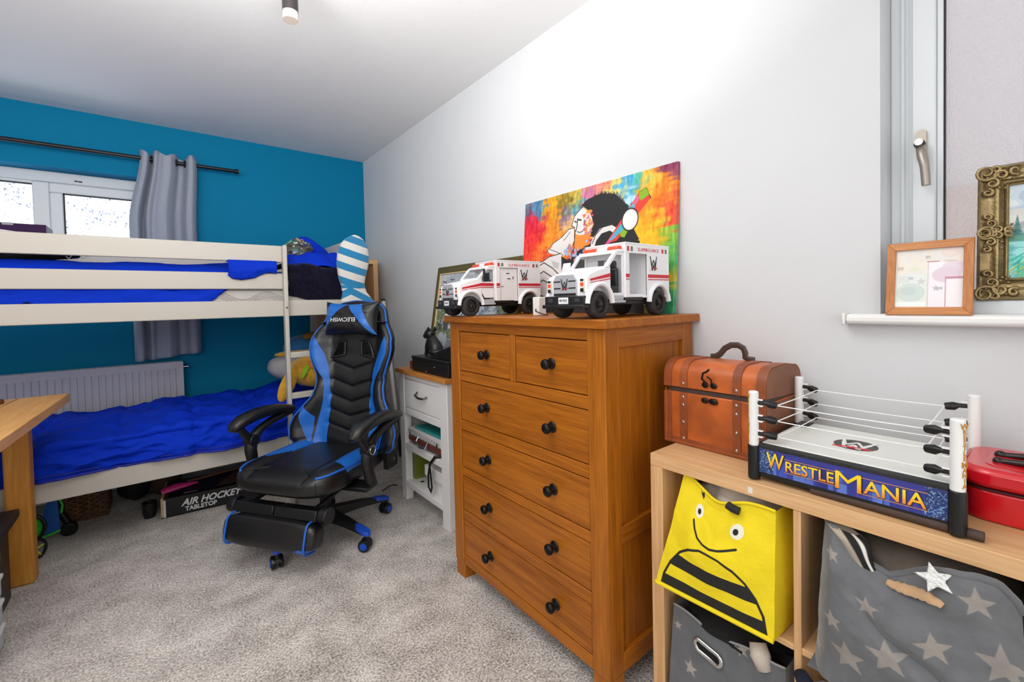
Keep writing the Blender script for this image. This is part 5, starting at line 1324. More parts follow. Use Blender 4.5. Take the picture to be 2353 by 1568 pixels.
# big one in the right upper cube, bulging out
BBL, BBR, BTL, BTR = Vector((-.432,-3.514,.398)), Vector((-.440,-3.815,.397)), Vector((-.392,-3.522,.680)), Vector((-.400,-3.800,.676))
def bigf(u, v):
    p = (BBL*(1-u)+BBR*u)*(1-v)+(BTL*(1-u)+BTR*u)*v
    top = interp(u, [(0,.008),(.10,.0),(.154,-.012),(.263,-.040),(.353,-.048),(.418,-.052),(.52,-.034),(.618,-.012),(.73,.005),(.83,.010),(.913,.007),(.98,-.014),(1,-.03)])
    k = v**1.6
    p.z += top*k
    p.x -= .042*math.sin(min(1, max(0, u))*PI)**.7*math.sin(min(1, .15+v*.85)*PI)**.7+.010*fbm(u*3, v*3, 6)
    p.x -= .018*math.exp(-((u-.78)/.16)**2)*smooth01(.6, 1.0, v)
    p.x += .012*math.exp(-((v-.62+.75*(u-.35))/.05)**2)*smooth01(.25, .4, u)*(1-smooth01(.75, .95, u))
    if u < .12: p.x += .05*(1-u/.12)**2
    return p
pt = Paint(1, 1, 280, GB)
for (a, b, r, ro) in ((.112,.86,.055,.5),(.326,.72,.08,.12),(.145,.45,.07,.3),(.242,.28,.12,.2),(.444,.44,.13,.2),(.647,.58,.105,.15),(.83,.88,.095,.1),(.923,.60,.13,.1),(.03,.15,.07,.3),(.58,.12,.11,.2),(.80,.25,.12,.3)):
    pt.star(a, b, r*.88, ST_, ro)
box2 = thing('storage_box', 'large sagging grey velour box printed with stars in right cube', 'box', (-.25, -3.66, .395))
part(box2, 'front_panel', print_mb(pt, bigf), STARV, world=True, smooth=180)
part(box2, 'side_panel', MB().grid(14, 20, lambda u, v: bigf(0, v)*(1-u)+(Vector((-.05,-3.505,.397))*(1-v)+Vector((-.05,-3.51,.66))*v)*u, flip=True), SF, world=True, smooth=180)
part(box2, 'side_panel', MB().grid(14, 20, lambda u, v: bigf(1, v)*(1-u)+(Vector((-.05,-3.79,.397))*(1-v)+Vector((-.05,-3.79,.60))*v)*u), SF, world=True, smooth=180)
part(box2, 'bottom_panel', MB().add([BBL, BBR, Vector((-.05,-3.79,.397)), Vector((-.05,-3.505,.397))], [(0,1,2,3)]), SF, world=True)
part(box2, 'rim', MB().tube([bigf(i/50, 1.0)+Vector((.004,0,0)) for i in range(51)], .007, n=8), SF, world=True, smooth=180)
CARD = mat('torn_cardboard', (196, 160, 122), .85, bump=.4, bscale=60, var=.15, vscale=20)
part(box2, 'torn_cardboard', MB().tube([bigf(.415+.275*i/16, .972-.135*(i/16))+Vector((-.005,0,.0012*math.sin(i*2.7))) for i in range(17)], [.003+.007*math.sin(PI*(i+1)/18)**.6 for i in range(17)], n=8, flat=.45), CARD, world=True, smooth=60)
SILS = mat('silver_sequin_star', (226, 226, 224), .35, metal=.3, bump=.6, bscale=160)
sc_ = bigf(.655, .965)
part(box2, 'silver_star', MB().prism([(math.cos(.35+PI/2+i*PI/5)*(.028 if i % 2 == 0 else .0125), math.sin(.35+PI/2+i*PI/5)*(.026 if i % 2 == 0 else .0115)) for i in range(10)], 0, .005, frame(sc_+Vector((-.008,0,.004)), (0,-1,0), (.55,0,1))), SILS, world=True, bevel=.002)
# clothes in the big box
GREYC = mat('grey_jersey', (118, 108, 98), .9, bump=.25, bscale=80, var=.06, vscale=10)
single('clothes', 'heap of grey beige clothes filling the large star box', 'clothes', MB().ball((-.25,-3.665,.600), (.12,.130,.075), 44, 28, func=lump(4, .22, .1)), GREYC, smooth=180)
t = thing('track_jacket', 'beige sleeve with black and white stripes hanging in star box', 'jacket', (-.38, -3.60, .55))
def slv(u, v):
    a = u*2*PI
    c = Vector((-.372-.022*math.sin(v*PI), -3.560-.070*v, .682-.085*v+.010*math.sin(v*6)))
    r = .022+.005*math.sin(v*9)
    return c+Vector((math.cos(a)*r*.6, math.sin(a)*r*1.2, math.sin(a)*r*.25+.0))
pt = Paint(1, 1, 90, (176, 164, 148))
for x0, x1, c in ((.50,.60,(28,26,26)),(.60,.645,(225,222,216)),(.645,.80,(28,26,26)),(.80,.84,(225,222,216)),(.84,.90,(28,26,26))): pt.rect(x0, x1, 0, 1, c)
part(t, 'sleeve', print_mb(pt, slv), vcol('striped_jersey', .9, bump=.2, bscale=90), world=True, smooth=180)

# smaller grey star box with eyelet handle, lower left cube
l0, l1, l2, l3 = Vector((-.398,-3.172,.058)), Vector((-.392,-3.462,.058)), Vector((-.383,-3.184,.330)), Vector((-.388,-3.458,.335))
def sf(u, v):
    p = (l0*(1-u)+l1*u)*(1-v)+(l2*(1-u)+l3*u)*v
    p.x -= .014*math.sin(u*PI)*math.sin(v*PI)+.004*fbm(u*3, v*3, 4)
    p.z += (-.022*math.sin(u*PI)+.008*math.sin(u*11))*v*v*.7
    return p
pt = Paint(1, 1, 200, (96, 98, 101))
for (a, b, r, ro) in ((.22,.52,.075,.1),(.50,.38,.06,.3),(.80,.38,.13,.1),(.38,.18,.08,.4),(.10,.2,.06,.1),(.66,.12,.08,.2),(.66,.96,.06,.3),(.06,.82,.045,.2)): pt.star(a, b, r, (156, 150, 142), ro)
box3 = thing('storage_box', 'grey star print box with chrome eyelet handle in lower left cube', 'box', (-.25, -3.32, .054))
part(box3, 'front_panel', print_mb(pt, sf), STARV, world=True, smooth=180)
part(box3, 'side_panel', MB().grid(4, 8, lambda u, v: sf(0, v)*(1-u)+Vector((-.05,-3.172,.058+.27*v))*u, flip=True), SF, world=True)
part(box3, 'side_panel', MB().grid(4, 8, lambda u, v: sf(1, v)*(1-u)+Vector((-.05,-3.462,.058+.27*v))*u), SF, world=True)
part(box3, 'bottom_panel', MB().add([l0, l1, Vector((-.05,-3.462,.058)), Vector((-.05,-3.172,.058))], [(0,1,2,3)]), SF, world=True)
hp = []
for i in range(40):
    a = 2*PI*i/40; du = .082*(1 if math.cos(a) > 0 else -1)+.048*math.cos(a); hp.append((.38+du*.95, .800-.10*du+.050*math.sin(a)))
h = part(box3, 'eyelet_handle', MB().tube([sf(a, b)+Vector((-.004,0,0)) for a, b in hp], .0058, n=8, closed=True), CHROME, world=True, smooth=180)
part(h, 'eyelet_opening', MB().add([sf(a, b)+Vector((-.002,0,0)) for a, b in hp], [tuple(range(40))]), mat('dark_inside', (18,16,15), .9), world=True)
part(box3, 'rim', MB().tube([sf(i/40, 1.0) for i in range(41)], .003, n=6), mat('rim_silver', (150,150,150), .5), world=True, smooth=180)
DKC = mat('black_knit', (22, 21, 22), .95, bump=.5, bscale=120)
single('clothes', 'dark knitted clothes spilling from the eyelet box under the bee bag', 'clothes', MB().ball((-.28,-3.32,.318), (.10,.125,.045), 40, 24, func=lump(7, .3, .15)), DKC, smooth=180)
single('sock', 'beige rolled sock on top of the eyelet box', 'sock', MB().tube([(-.375,-3.395,.345),(-.385,-3.405,.325),(-.388,-3.415,.30)], [.018,.022,.016], n=14), BEIGE, smooth=180)
t = thing('hoodie', 'light grey zipped hoodie with navy cuff in the lower right cube', 'hoodie', (-.33, -3.56, .054))
part(t, 'body', MB().ball((-.27,-3.63,.20), (.115,.13,.12), 40, 26, func=lump(9, .25, .1)), mat('grey_marl', (196, 194, 192), .9, bump=.3, bscale=130, var=.1, vscale=60), world=True, smooth=180)
part(t, 'cuff', MB().tube([(-.405,-3.492,.352),(-.402,-3.510,.320),(-.39,-3.535,.285)], [.016,.024,.03], n=14, flat=.8), mat('navy_rib', (20,24,44), .9, bump=.4, bscale=120), world=True, smooth=180)
part(t, 'sleeve', MB().tube([(-.392,-3.528,.335),(-.385,-3.56,.285),(-.36,-3.60,.23)], [.028,.036,.05], n=16, flat=.8), mat('grey_marl', (196,194,192), .9), world=True, smooth=180)
part(t, 'zip', MB().tube([(-.418,-3.512,.335),(-.414,-3.535,.30),(-.402,-3.565,.262)], .004, n=6), WHT, world=True)
single('box', 'small white box on the carpet behind the chest corner', 'box', MB().box(-.24,-.18,-3.115,-3.075,0,.17), WHT, bevel=.003)

# ------------------------------------------------------------------ leather trunk
TAN = mat('tan_leather', (182, 90, 32), .45, bump=.10, bscale=60, var=.38, vscale=9, coat=.1)
TAND = mat('dark_tan_strap', (142, 72, 34), .5, bump=.15, bscale=120, var=.25, vscale=20)
TANB = mat('brown_trunk_side', (132, 82, 54), .55, bump=.1, bscale=60, var=.2, vscale=12)
STUD = mat('nickel_stud', (190, 180, 170), .3, metal=.9); BRON = mat('old_bronze', (44, 36, 30), .35, metal=.7)
tx0, tx1, tyl, tyr, tz = -.262, -.035, -3.090, -3.372, .7275
tk_ = thing('trunk', 'tan leather treasure trunk with straps and carrying handle', 'trunk', (-.15, -3.23, .7275))
part(tk_, 'body', MB().box(tx0, tx1, tyr, tyl, tz, .880), TAN, world=True, bevel=.003)
# lid, opened by a finger's width at the front
def lid_prof(o=0.0):
    d = tx1-tx0; P = [(tx0-o, .0)]
    P += [(tx0-o, .036)]
    for i in range(1, 9):
        a = PI/2*i/8; P.append((tx0-o+.052*(1-math.cos(a))*1.0, .036+(.043+o)*math.sin(a)))
    P += [(tx0+d*.5, .083+o), (tx1-.052, .079+o)]
    for i in range(1, 9):
        a = PI/2*i/8; P.append((tx1+o-.052+.052*math.sin(a), .079+o-(.043+o)*(1-math.cos(a))))
    P += [(tx1+o, 0)]
    return P
lt = R(3.4)
LM = Matrix.Translation((tx1, 0, .8815)) @ Matrix.Rotation(lt, 4, 'Y') @ Matrix.Translation((-tx1, 0, 0))
def lidm(y): return LM @ Matrix(((1,0,0,0),(0,0,-1,y),(0,1,0,0),(0,0,0,1)))
lid = part(tk_, 'lid', MB().prism(lid_prof(), 0, tyl-tyr, lidm(tyl)), TAN, world=True, smooth=35)
part(lid, 'lid_end', MB().prism(lid_prof(-.001), 0, .002, lidm(tyr)), TANB, world=True)
part(tk_, 'body_end', MB().box(tx0+.003, tx1-.003, tyr-.0015, tyr, tz+.003, .876), TANB, world=True)
part(tk_, 'inner_lip', MB().box(tx0+.006, tx1-.004, tyr+.004, tyl-.012, .875, .892), mat('dark_inner_lip', (72,56,48), .6), world=True)
sy_ = (-3.150, -3.301)
for y in sy_:
    part(tk_, 'strap', MB().box(tx0-.0030, tx0+.0006, y-.011, y+.011, tz+.012, .8798), TAND, world=True, bevel=.001)
    part(lid, 'strap', MB().prism(lid_prof(.003)[0:-1]+lid_prof(.0)[-2:0:-1], 0, .022, lidm(y+.011)), TAND, world=True, smooth=35)
    for z in (.748, .795, .845, .868): part(tk_, 'stud', MB().ball((tx0-.0035, y, z), (.0025,.0045,.0045), 12, 8), STUD, world=True)
    p = LM @ Vector((tx0-.0035, y, .012)); part(lid, 'stud', MB().ball(p, (.0025,.0045,.0045), 12, 8), STUD, world=True)
    p = LM @ Vector((tx0+.022, y, .072)); part(lid, 'stud', MB().ball(p, (.004,.0035,.003), 12, 8), STUD, world=True)
for y0, y1 in ((tyl-.022, tyl+.002), (tyr-.002, tyr+.022)):
    part(tk_, 'edge_binding', MB().box(tx0-.0036, tx0+.0004, y0, y1, tz+.0003, .8797), TAND, world=True, bevel=.001)
    part(lid, 'edge_binding', MB().prism(lid_prof(.003)[0:-1]+lid_prof(.0)[-2:0:-1], 0, y1-y0, lidm(y1)), TAND, world=True, smooth=35)
part(tk_, 'edge_binding', MB().box(tx0-.0024, tx0+.0002, tyr+.0003, tyl-.0003, tz+.0001, tz+.020), TAND, world=True, bevel=.001)
mb = MB()
for i in range(58):
    y = tyl-.002-i*(tyl-tyr-.004)/57; mb.beam((tx0-.0038, y, tz+.005), (tx0-.0038, y-.003, tz+.010), .0018, .0016, (1,0,0))
for i in range(30):
    z = tz+.012+i*.005; mb.beam((tx0-.0038, tyl-.004, z), (tx0-.0038, tyl-.008, z+.003), .0016, .0016, (1,0,0))
part(tk_, 'lacing', mb, mat('lacing', (196,110,62), .6), world=True, kind='stuff')
yc = -3.228
q = LM @ Vector((tx0-.004, yc, .020))
part(lid, 'hook_clasp', MB().ball(q+Vector((0,.012,-.004)), (.003,.010,.008), 12, 8).ball(q+Vector((0,-.012,-.004)), (.003,.010,.008), 12, 8).tube([q+Vector((-.003,.006,.0)), q+Vector((-.009,.016,.014)), q+Vector((-.010,.012,.030)), q+Vector((-.011,.0,.036)), q+Vector((-.012,-.006,.042))], .003, n=8).tube([q+Vector((-.003,-.008,.0)), q+Vector((-.008,-.010,.014)), q+Vector((-.008,.002,.022))], .0022, n=8), BRON, world=True, smooth=60)
part(tk_, 'clasp_plate', MB().ball((tx0-.004,yc+.012,.868), (.004,.011,.008), 12, 8).ball((tx0-.004,yc-.012,.868), (.004,.013,.009), 12, 8).ball((tx0-.008,yc,.869), .004, 10, 8), BRON, world=True, smooth=60)
hpts = [(-3.165,.0),(-3.180,.002),(-3.193,.010),(-3.207,.028),(-3.225,.039),(-3.245,.040),(-3.260,.032),(-3.266,.018),(-3.266,.006),(-3.275,.001),(-3.292,.0)]
part(lid, 'carrying_handle', MB().tube([LM @ Vector((-.135, y, .086+h)) for y, h in hpts], .009, n=8, flat=.28, up=(1,0,0)), mat('dark_brown_leather', (66,48,40), .5, bump=.1, bscale=80), world=True, smooth=60)

# ------------------------------------------------------------------ toy wrestling ring
RX0, RX1, RYL, RYR = -.372, -.085, -3.382, -3.732
rz0, rzt = .7460, .8120
ring = thing('toy_wrestling_ring', 'toy wrestling ring with white mat and corner posts on shelf', 'toy', (-.23, -3.557, .727))
RBL = mat('ring_black', (15, 15, 16), .38)
part(ring, 'base', MB().box(RX0+.006, RX1-.006, RYR+.010, RYL-.010, rz0-.010, rzt-.004), RBL, world=True, bevel=.003)
part(ring, 'apron_edge', MB().box(RX0+.004, RX0+.030, RYR+.012, RYL-.012, rzt-.012, rzt+.001).box(RX1-.022, RX1-.004, RYR+.012, RYL-.012, rzt-.012, rzt+.001).box(RX0+.02, RX1-.02, RYL-.026, RYL-.010, rzt-.012, rzt+.001).box(RX0+.02, RX1-.02, RYR+.010, RYR+.026, rzt-.012, rzt+.001), mat('ring_rubber', (34,34,36), .6, bump=.3, bscale=150), world=True, bevel=.003)
MATW = mat('white_ring_mat', (226, 228, 222), .5, var=.02, vscale=8)
rm = part(ring, 'mat', MB().box(RX0+.018, RX1-.014, RYR+.016, RYL-.018, rzt-.004, rzt+.003), MATW, world=True, bevel=.002)
mb = MB()
for i in range(4): mb.box(RX1-.075+0*i, RX1-.016, RYL-.046+i*.008, RYL-.041+i*.008, rzt+.002, rzt+.0055)
part(ring, 'corner_grip', mb, RBL, world=True, bevel=.001)
ec = Vector((-.232, -3.548, rzt+.0031))
part(rm, 'mat_disc', MB().cyl(ec, ec+Vector((0,0,.0006)), .040, n=40), mat('disc_grey', (70,68,66), .5), world=True)
e_ = emblem(rm, ring.matrix_world, .001) if False else None
EM = frame(ec+Vector((0,0,.0008)), (0,-1,0), (1,0,0))
mbw = MB(); zi = 0
for k, (sc, dz) in enumerate(((1.0, .16), (.8, -.26))):
    s = .062; p = [(-.5*sc,.42),(-.25*sc,-.35),(0,.15),(.25*sc,-.35),(.5*sc,.42)]
    for (x0, y0), (x1, y1) in zip(p[:-1], p[1:]):
        d = Vector((x1-x0, y1-y0)); n_ = Vector((-d.y, d.x)).normalized()*.055
        zi += .00014; mbw.prism([((x0-n_.x)*s,(y0+dz)*s),((x0+n_.x)*s,(y0+dz)*s),((x1+n_.x)*s,(y1+dz)*s),((x1-n_.x)*s,(y1+dz)*s)], 0, .0004+zi, EM)
part(rm, 'mat_emblem', mbw, WHT, world=True, smooth=0)
part(rm, 'emblem_slash', MB().prism([(-.034,-.036),(.030,-.030),(.032,-.024),(-.01,-.026)], 0, .0019, EM), TR, world=True, smooth=0)
# printed apron panel
aw, ah = .318, .0545
pt = Paint(aw, ah, 300, (52, 62, 150))
rq = random.Random(4)
for i in range(46):
    x = rq.uniform(0, aw); wv = rq.uniform(.005, .018); hh = rq.uniform(.006, .046)
    pt.rect(x, x+wv, 0, hh, rq.choice([(60,84,180),(84,112,200),(44,54,140),(100,130,214),(36,44,120),(70,70,160)]), .8)
for x0, x1 in ((0,.030), (aw-.034,aw)):
    pt.rect(x0, x1, 0, ah, (24,52,100), .8)
    for i in range(260): pt.ell(rq.uniform(x0,x1), rq.uniform(0,ah), rq.uniform(.0004,.0012), rq.uniform(.0004,.0010), rq.choice([(140,180,220),(60,110,180),(20,30,60),(190,215,240)]))
    for i in range(4): pt.line([(rq.uniform(x0,x1), rq.uniform(0,ah)), (rq.uniform(x0,x1), rq.uniform(0,ah))], .001, (110,160,220))
pt.rect(0, aw, ah-.006, ah, (58,50,120), .5)
AP = lambda u, v: Vector((RX0+.0035, RYL-.0175-u*aw, rz0+.003+v*ah))
ap = part(ring, 'apron_panel', print_mb(pt, AP), vcol('glossy_print', .3), world=True, smooth=0)
def goldmat():
    m = bpy.data.materials.new('gold_lettering'); m.use_nodes = True
    n = m.node_tree.nodes; l = m.node_tree.links; p = n['Principled BSDF']; p.inputs['Roughness'].default_value = .35
    tc = n.new('ShaderNodeTexCoord'); sx = n.new('ShaderNodeSeparateXYZ'); l.new(tc.outputs['Generated'], sx.inputs[0])
    rp = n.new('ShaderNodeValToRGB'); e = rp.color_ramp.elements; e[0].color = (*lin((240,150,30)), 1); e[1].color = (*lin((250,214,40)), 1); e[0].position = .15; e[1].position = .65
    l.new(sx.outputs[2], rp.inputs[0]); l.new(rp.outputs[0], p.inputs['Base Color']); return m
GOLD = goldmat(); COPP = mat('copper_line', (206, 140, 96), .4); OUTL = mat('letter_outline', (34, 26, 60), .5)
FA = frame((RX0+.0032, RYL-.0175, rz0+.003), (0,-1,0), (0,0,1))
def lt_(s, x, y, wd, cap, off):
    part(ap, 'letter_shadow', text_fit(s, wd+.0028, cap+.0024, FA @ Matrix.Translation((x+.0007, y-.0007, .0001)), offset=off), OUTL, world=True, smooth=0)
    return part(ap, 'lettering', text_fit(s, wd, cap, FA @ Matrix.Translation((x, y, .0008)), offset=off), GOLD, world=True, smooth=0)
lt_('W', .0340, .0320, .036, .0350, .008)
lt_('RESTLE', .1000, .0268, .090, .0235, .010)
lt_('M', .1690, .0272, .043, .0360, 0)
lt_('ANIA', .2400, .0258, .092, .0265, .010)
part(ap, 'copper_rules', MB().box(.053,.148,.0410,.0424,.0004,.0010,FA).box(.053,.148,.0118,.0130,.0004,.0010,FA).box(.190,.288,.0412,.0426,.0004,.0010,FA).box(.190,.288,.0090,.0103,.0004,.0010,FA), COPP, world=True, smooth=0)
# corner posts
pw_ = .0125
posts = [(RX0+.006, RYL-.005, 'f', 'l'), (RX0+.006, RYR+.007, 'f', 'r'), (RX1-.006, RYL-.008, 'b', 'l'), (RX1-.006, RYR+.012, 'b', 'r')]
turn = {}
for (x, y, a, b) in posts:
    po = part(ring, 'corner_post', MB().cyl((x,y,rzt-.006), (x,y,.934), .0105, n=20), WHT, world=True, bevel=.003)
    part(po, 'post_foot', MB().cyl((x,y,.730 if a == 'f' else .735), (x,y,rzt-.004), .0128, n=20).box(x-.010,x+.010,y-.010,y+.010,.731,rzt-.005), RBL, world=True, bevel=.002)
    s = -1 if b == 'l' else 1; tpts = []
    for z in (.908, .872, .836):
        dx = .018 if a == 'f' else -.012
        e = Vector((x+dx*.9, y+s*.044, z-.004)); tpts.append(e)
        part(po, 'turnbuckle', MB().tube([Vector((x,y+s*.006,z)), Vector((x+dx*.3,y+s*.022,z)), Vector((x+dx*.6,y+s*.030,z-.002)), e], [.0042,.0048,.009,.0075], n=10), RBL, world=True, bevel=.0015)
        part(po, 'post_clip', MB().box(x-.004,x+.004,y+min(0,s*.020),y+max(0,s*.020),z+.0055,z+.0085).box(x-.004,x+.004,y+min(0,s*.020),y+max(0,s*.020),z-.0085,z-.0055), WHT, world=True, bevel=.0008)
    turn[(a, b)] = tpts
    if a == 'f':
        FP = frame((x-.0106, y, .872), (0,-1,0), (0,0,1)) @ Matrix.Rotation(0 if True else 0, 4, 'Z')
        lm = None
        for i, chh in enumerate('WRESTLEMANIA'):
            big = chh in 'WM' and i in (0, 7)
            an = R(58) if b == 'r' else R(-55)
            dirv = Vector((-math.cos(an), -math.sin(an), 0)) if b == 'r' else Vector((-math.cos(an), -math.sin(an), 0))
            base_ = Vector((x, y, .922-i*.0092-(.002 if i >= 7 else 0)))+dirv*.0107
            ya_ = Vector((0,0,1)); xa_ = ya_.cross(dirv)
            tmb = text(chh, .0115 if not big else .0145, frame(base_, xa_, ya_), depth=.0003, offset=.0003)
            if lm is None: lm = tmb
            else: lm.add(tmb.v, tmb.f)
        part(po, 'post_lettering', lm, mat('post_gold', (196,140,40), .4), world=True, smooth=0)
ROPE = mat('white_rope', (240, 240, 238), .6)
for (p, q) in ((('f','l'),('f','r')), (('b','l'),('b','r')), (('f','l'),('b','l')), (('f','r'),('b','r'))):
    for k in range(3): part(ring, 'rope', MB().tube([turn[p][k], (turn[p][k]+turn[q][k])/2+Vector((0,0,-.0015)), turn[q][k]], .0013, n=6), ROPE, world=True)
single('cardboard_tube', 'dark brown cardboard tube lying under the toy ring', 'tube', MB().cyl((RX0+.014,-3.50,.7365), (RX0+.010,-3.757,.7365), .0088, n=20), mat('brown_tube', (74,56,48), .7, bump=.2, bscale=100), bevel=.001)

# ------------------------------------------------------------------ red lunch box
REDP = mat('red_glossy_plastic', (206, 16, 30), .22, coat=.4)
lb = thing('lunch_box', 'red plastic lunch box with rounded lid beside the toy ring', 'box', (-.16, -3.83, .727))
def rrect(x0, x1, y0, y1, r, n=8):
    P = []
    for cx, cy, a0 in ((x1-r,y1-r,0),(x0+r,y1-r,PI/2),(x0+r,y0+r,PI),(x1-r,y0+r,3*PI/2)):
        for i in range(n+1): a = a0+PI/2*i/n; P.append((cx+r*math.cos(a), cy+r*math.sin(a)))
    return P
lx0, lx1, ly0, ly1 = -.262, -.075, -3.97, -3.712
part(lb, 'body', MB().prism(rrect(lx0+.004, lx1-.004, ly0+.004, ly1-.004, .042), .7275, .785), REDP, world=True, bevel=.004)
part(lb, 'seal', MB().prism(rrect(lx0+.003, lx1-.003, ly0+.003, ly1-.003, .042), .785, .789), mat('dark_red_seal', (60,6,10), .6), world=True)
ld = part(lb, 'lid', MB().prism(rrect(lx0, lx1, ly0, ly1, .045), .789, .826), REDP, world=True, bevel=.010)
part(ld, 'lid_panel', MB().prism(rrect(lx0+.030, lx1-.030, ly0+.03, ly1-.034, .02), .8255, .8275), REDP, world=True, bevel=.001)
part(ld, 'handle', MB().tube([(-.200,-3.765,.829),(-.205,-3.80,.834),(-.205,-3.87,.834)], .006, n=10).tube([(-.150,-3.765,.829),(-.150,-3.80,.834),(-.150,-3.87,.834)], .006, n=10).ball((-.200,-3.762,.829),.008,12,8).ball((-.150,-3.762,.829),.009,12,8), mat('handle_dark', (30,12,16), .3), world=True, smooth=60)
part(lb, 'clip', MB().box(-.185,-.150,ly1-.001,ly1+.006,.772,.812), REDP, world=True, bevel=.002)

# ------------------------------------------------------------------ frames on the sill
WF = wood('warm_wood_frame', (200, 136, 84), (176, 110, 62), 'z', .4, 40, 2)
WFy = wood('warm_wood_frame_along', (214, 150, 96), (184, 118, 68), 'y', .4, 40, 2)
def onw(u, v, o=0.0): return Vector((-.036+.030*v-o*.985, -3.5625-u*.1505+.004*v*0, 1.1035+v*.173-o*.17+.000))
pf = thing('photo_frame', 'small wooden frame with banknotes on the white window sill', 'picture frame', (-.02, -3.637, 1.1035))
def bar(q, o0, o1, fn):
    mb = MB(); a = [fn(u, v, o) for o in (o0, o1) for u, v in q]
    return mb.add(a, [(0,3,2,1),(4,5,6,7),(0,1,5,4),(1,2,6,5),(2,3,7,6),(3,0,4,7)])
fa_, fb_ = .108, .098
for q, m in (([(0,0),(1,0),(1-fa_,fb_),(fa_,fb_)], WFy), ([(0,1),(fa_,1-fb_),(1-fa_,1-fb_),(1,1)], WFy), ([(0,0),(fa_,fb_),(fa_,1-fb_),(0,1)], WF), ([(1,0),(1,1),(1-fa_,1-fb_),(1-fa_,fb_)], WF)):
    part(pf, 'frame_side', bar(q, -.008, .009, onw), m, world=True, bevel=.0012)
pt = Paint(.13, .142, 200, (232, 228, 220))
nv = vnoise(pt.nx+1, pt.ny+1, 10, 10, 31); pt.fill(nv > .6, (238,230,214), .6); pt.fill(nv < .35, (224,226,220), .6)
pt.rect(.002,.062,.010,.080,(226,232,228)); pt.ell(.032,.036,.028,.022,(206,220,214)); pt.ell(.028,.040,.016,.010,(190,206,202),.6); pt.rect(.0,.062,.004,.014,(238,246,244))
for i in range(8): pt.rect(.008+i*.0028,.0095+i*.0028,.055+(i % 3)*.004,.076,(206,206,208),.7)
pt.rect(.066,.128,.0,.106,(240,236,240)); pt.ell(.098,.076,.026,.018,(222,200,214),.8); pt.ell(.112,.092,.022,.016,(226,208,220),.8)
pt.rect(.098,.130,.0,.070,(242,238,240)); pt.rect(.096,.098,.0,.072,(206,150,172)); pt.rect(.096,.128,.066,.071,(200,140,162)); pt.rect(.064,.0655,.0,.108,(206,196,200)); pt.rect(.062,.085,.107,.109,(190,120,120)); pt.rect(.094,.116,.107,.109,(200,180,170),.7)
pt.ell(.105,.128,.018,.012,(230,214,210),.7); pt.star(.052,.062,.010,(206,206,206)); pt.star(.080,.045,.008,(196,190,204)); pt.ell(.040,.092,.010,.006,(220,228,200),.8)
ip = lambda u, v, o=0.0: onw(fa_*.9+(1-1.8*fa_)*u, fb_*.9+(1-1.8*fb_)*v, .001+o)
pr = part(pf, 'banknote_print', print_mb(pt, ip), vcol('paper_print', .4), world=True, smooth=0)
NUM = mat('faint_numeral', (194, 185, 178), .6); NUM2 = mat('faint_numeral_grey', (188,190,196), .6)
def onframe(u, v): p = ip(u, v, .0004); return frame(p, (0,-1,0), (.17,0,.985))
for s, u, v, z, m in (('50',.085,.665,.0115,NUM),('50',.49,.840,.0085,NUM),('100',.66,.315,.0080,NUM2),('20',.25,.495,.0085,NUM2)):
    part(pr, 'numeral', text(s, z, onframe(u, v), depth=.0002, offset=.0002), m, world=True, smooth=0)
part(pf, 'easel_back', MB().add([onw(.4,.1,-.01), onw(.6,.1,-.01), onw(.55,.8,-.01), onw(.45,.8,-.01), Vector((.02,-3.61,1.1035)), Vector((.02,-3.65,1.1035))], [(0,1,2,3),(4,5,2,3)]), mat('backing_brown', (90,64,44), .8), world=True, smooth=0)

# ornate gilt frame with a landscape
GILT = mat('antique_gilt', (152, 132, 92), .36, metal=.75, bump=.15, bscale=150, var=.25, vscale=40)
GILTD = mat('antique_gilt_dark', (104, 84, 50), .4, metal=.7, bump=.2, bscale=200)
gw, gh, gx = .40, .305, .040
gf = thing('gilt_frame', 'ornate antique gold frame with landscape painting in the side window', 'picture frame', (.05, -3.912, 1.1335))
gy, gz = -3.712, 1.1338
def og(a, b, o=0.0): return Vector((gx+.030*(b/gh)-o, gy-a, gz+b))
def mould(a0, a1, b0, b1, vert):
    L = 40; prof = [(0,.002),(.004,.010),(.010,.016),(.017,.012),(.024,.017),(.031,.0145),(.036,.010),(.039,.006),(.045,.003)]
    return prof
prof = [(.000,.000),(.000,.012),(.006,.019),(.013,.014),(.021,.013),(.028,.019),(.034,.018),(.038,.011),(.046,.009),(.049,.004),(.049,.0)]
corners = [(0,0),(gw,0),(gw,gh),(0,gh)]; ins = [(1,1),(-1,1),(-1,-1),(1,-1)]
for k in range(4):
    c0, c1 = corners[k], corners[(k+1) % 4]; i0, i1 = ins[k], ins[(k+1) % 4]
    mb = MB(); n_ = len(prof)
    for (c, i_) in ((c0, i0), (c1, i1)):
        for d, o in prof: mb.v.append(tuple(og(c[0]+i_[0]*d, c[1]+i_[1]*d, o)))
    mb.f = [(j, (j+1) % n_, n_+(j+1) % n_, n_+j) for j in range(n_)]
    part(gf, 'frame_side', mb, GILT, world=True, smooth=50)
rgo = random.Random(9)
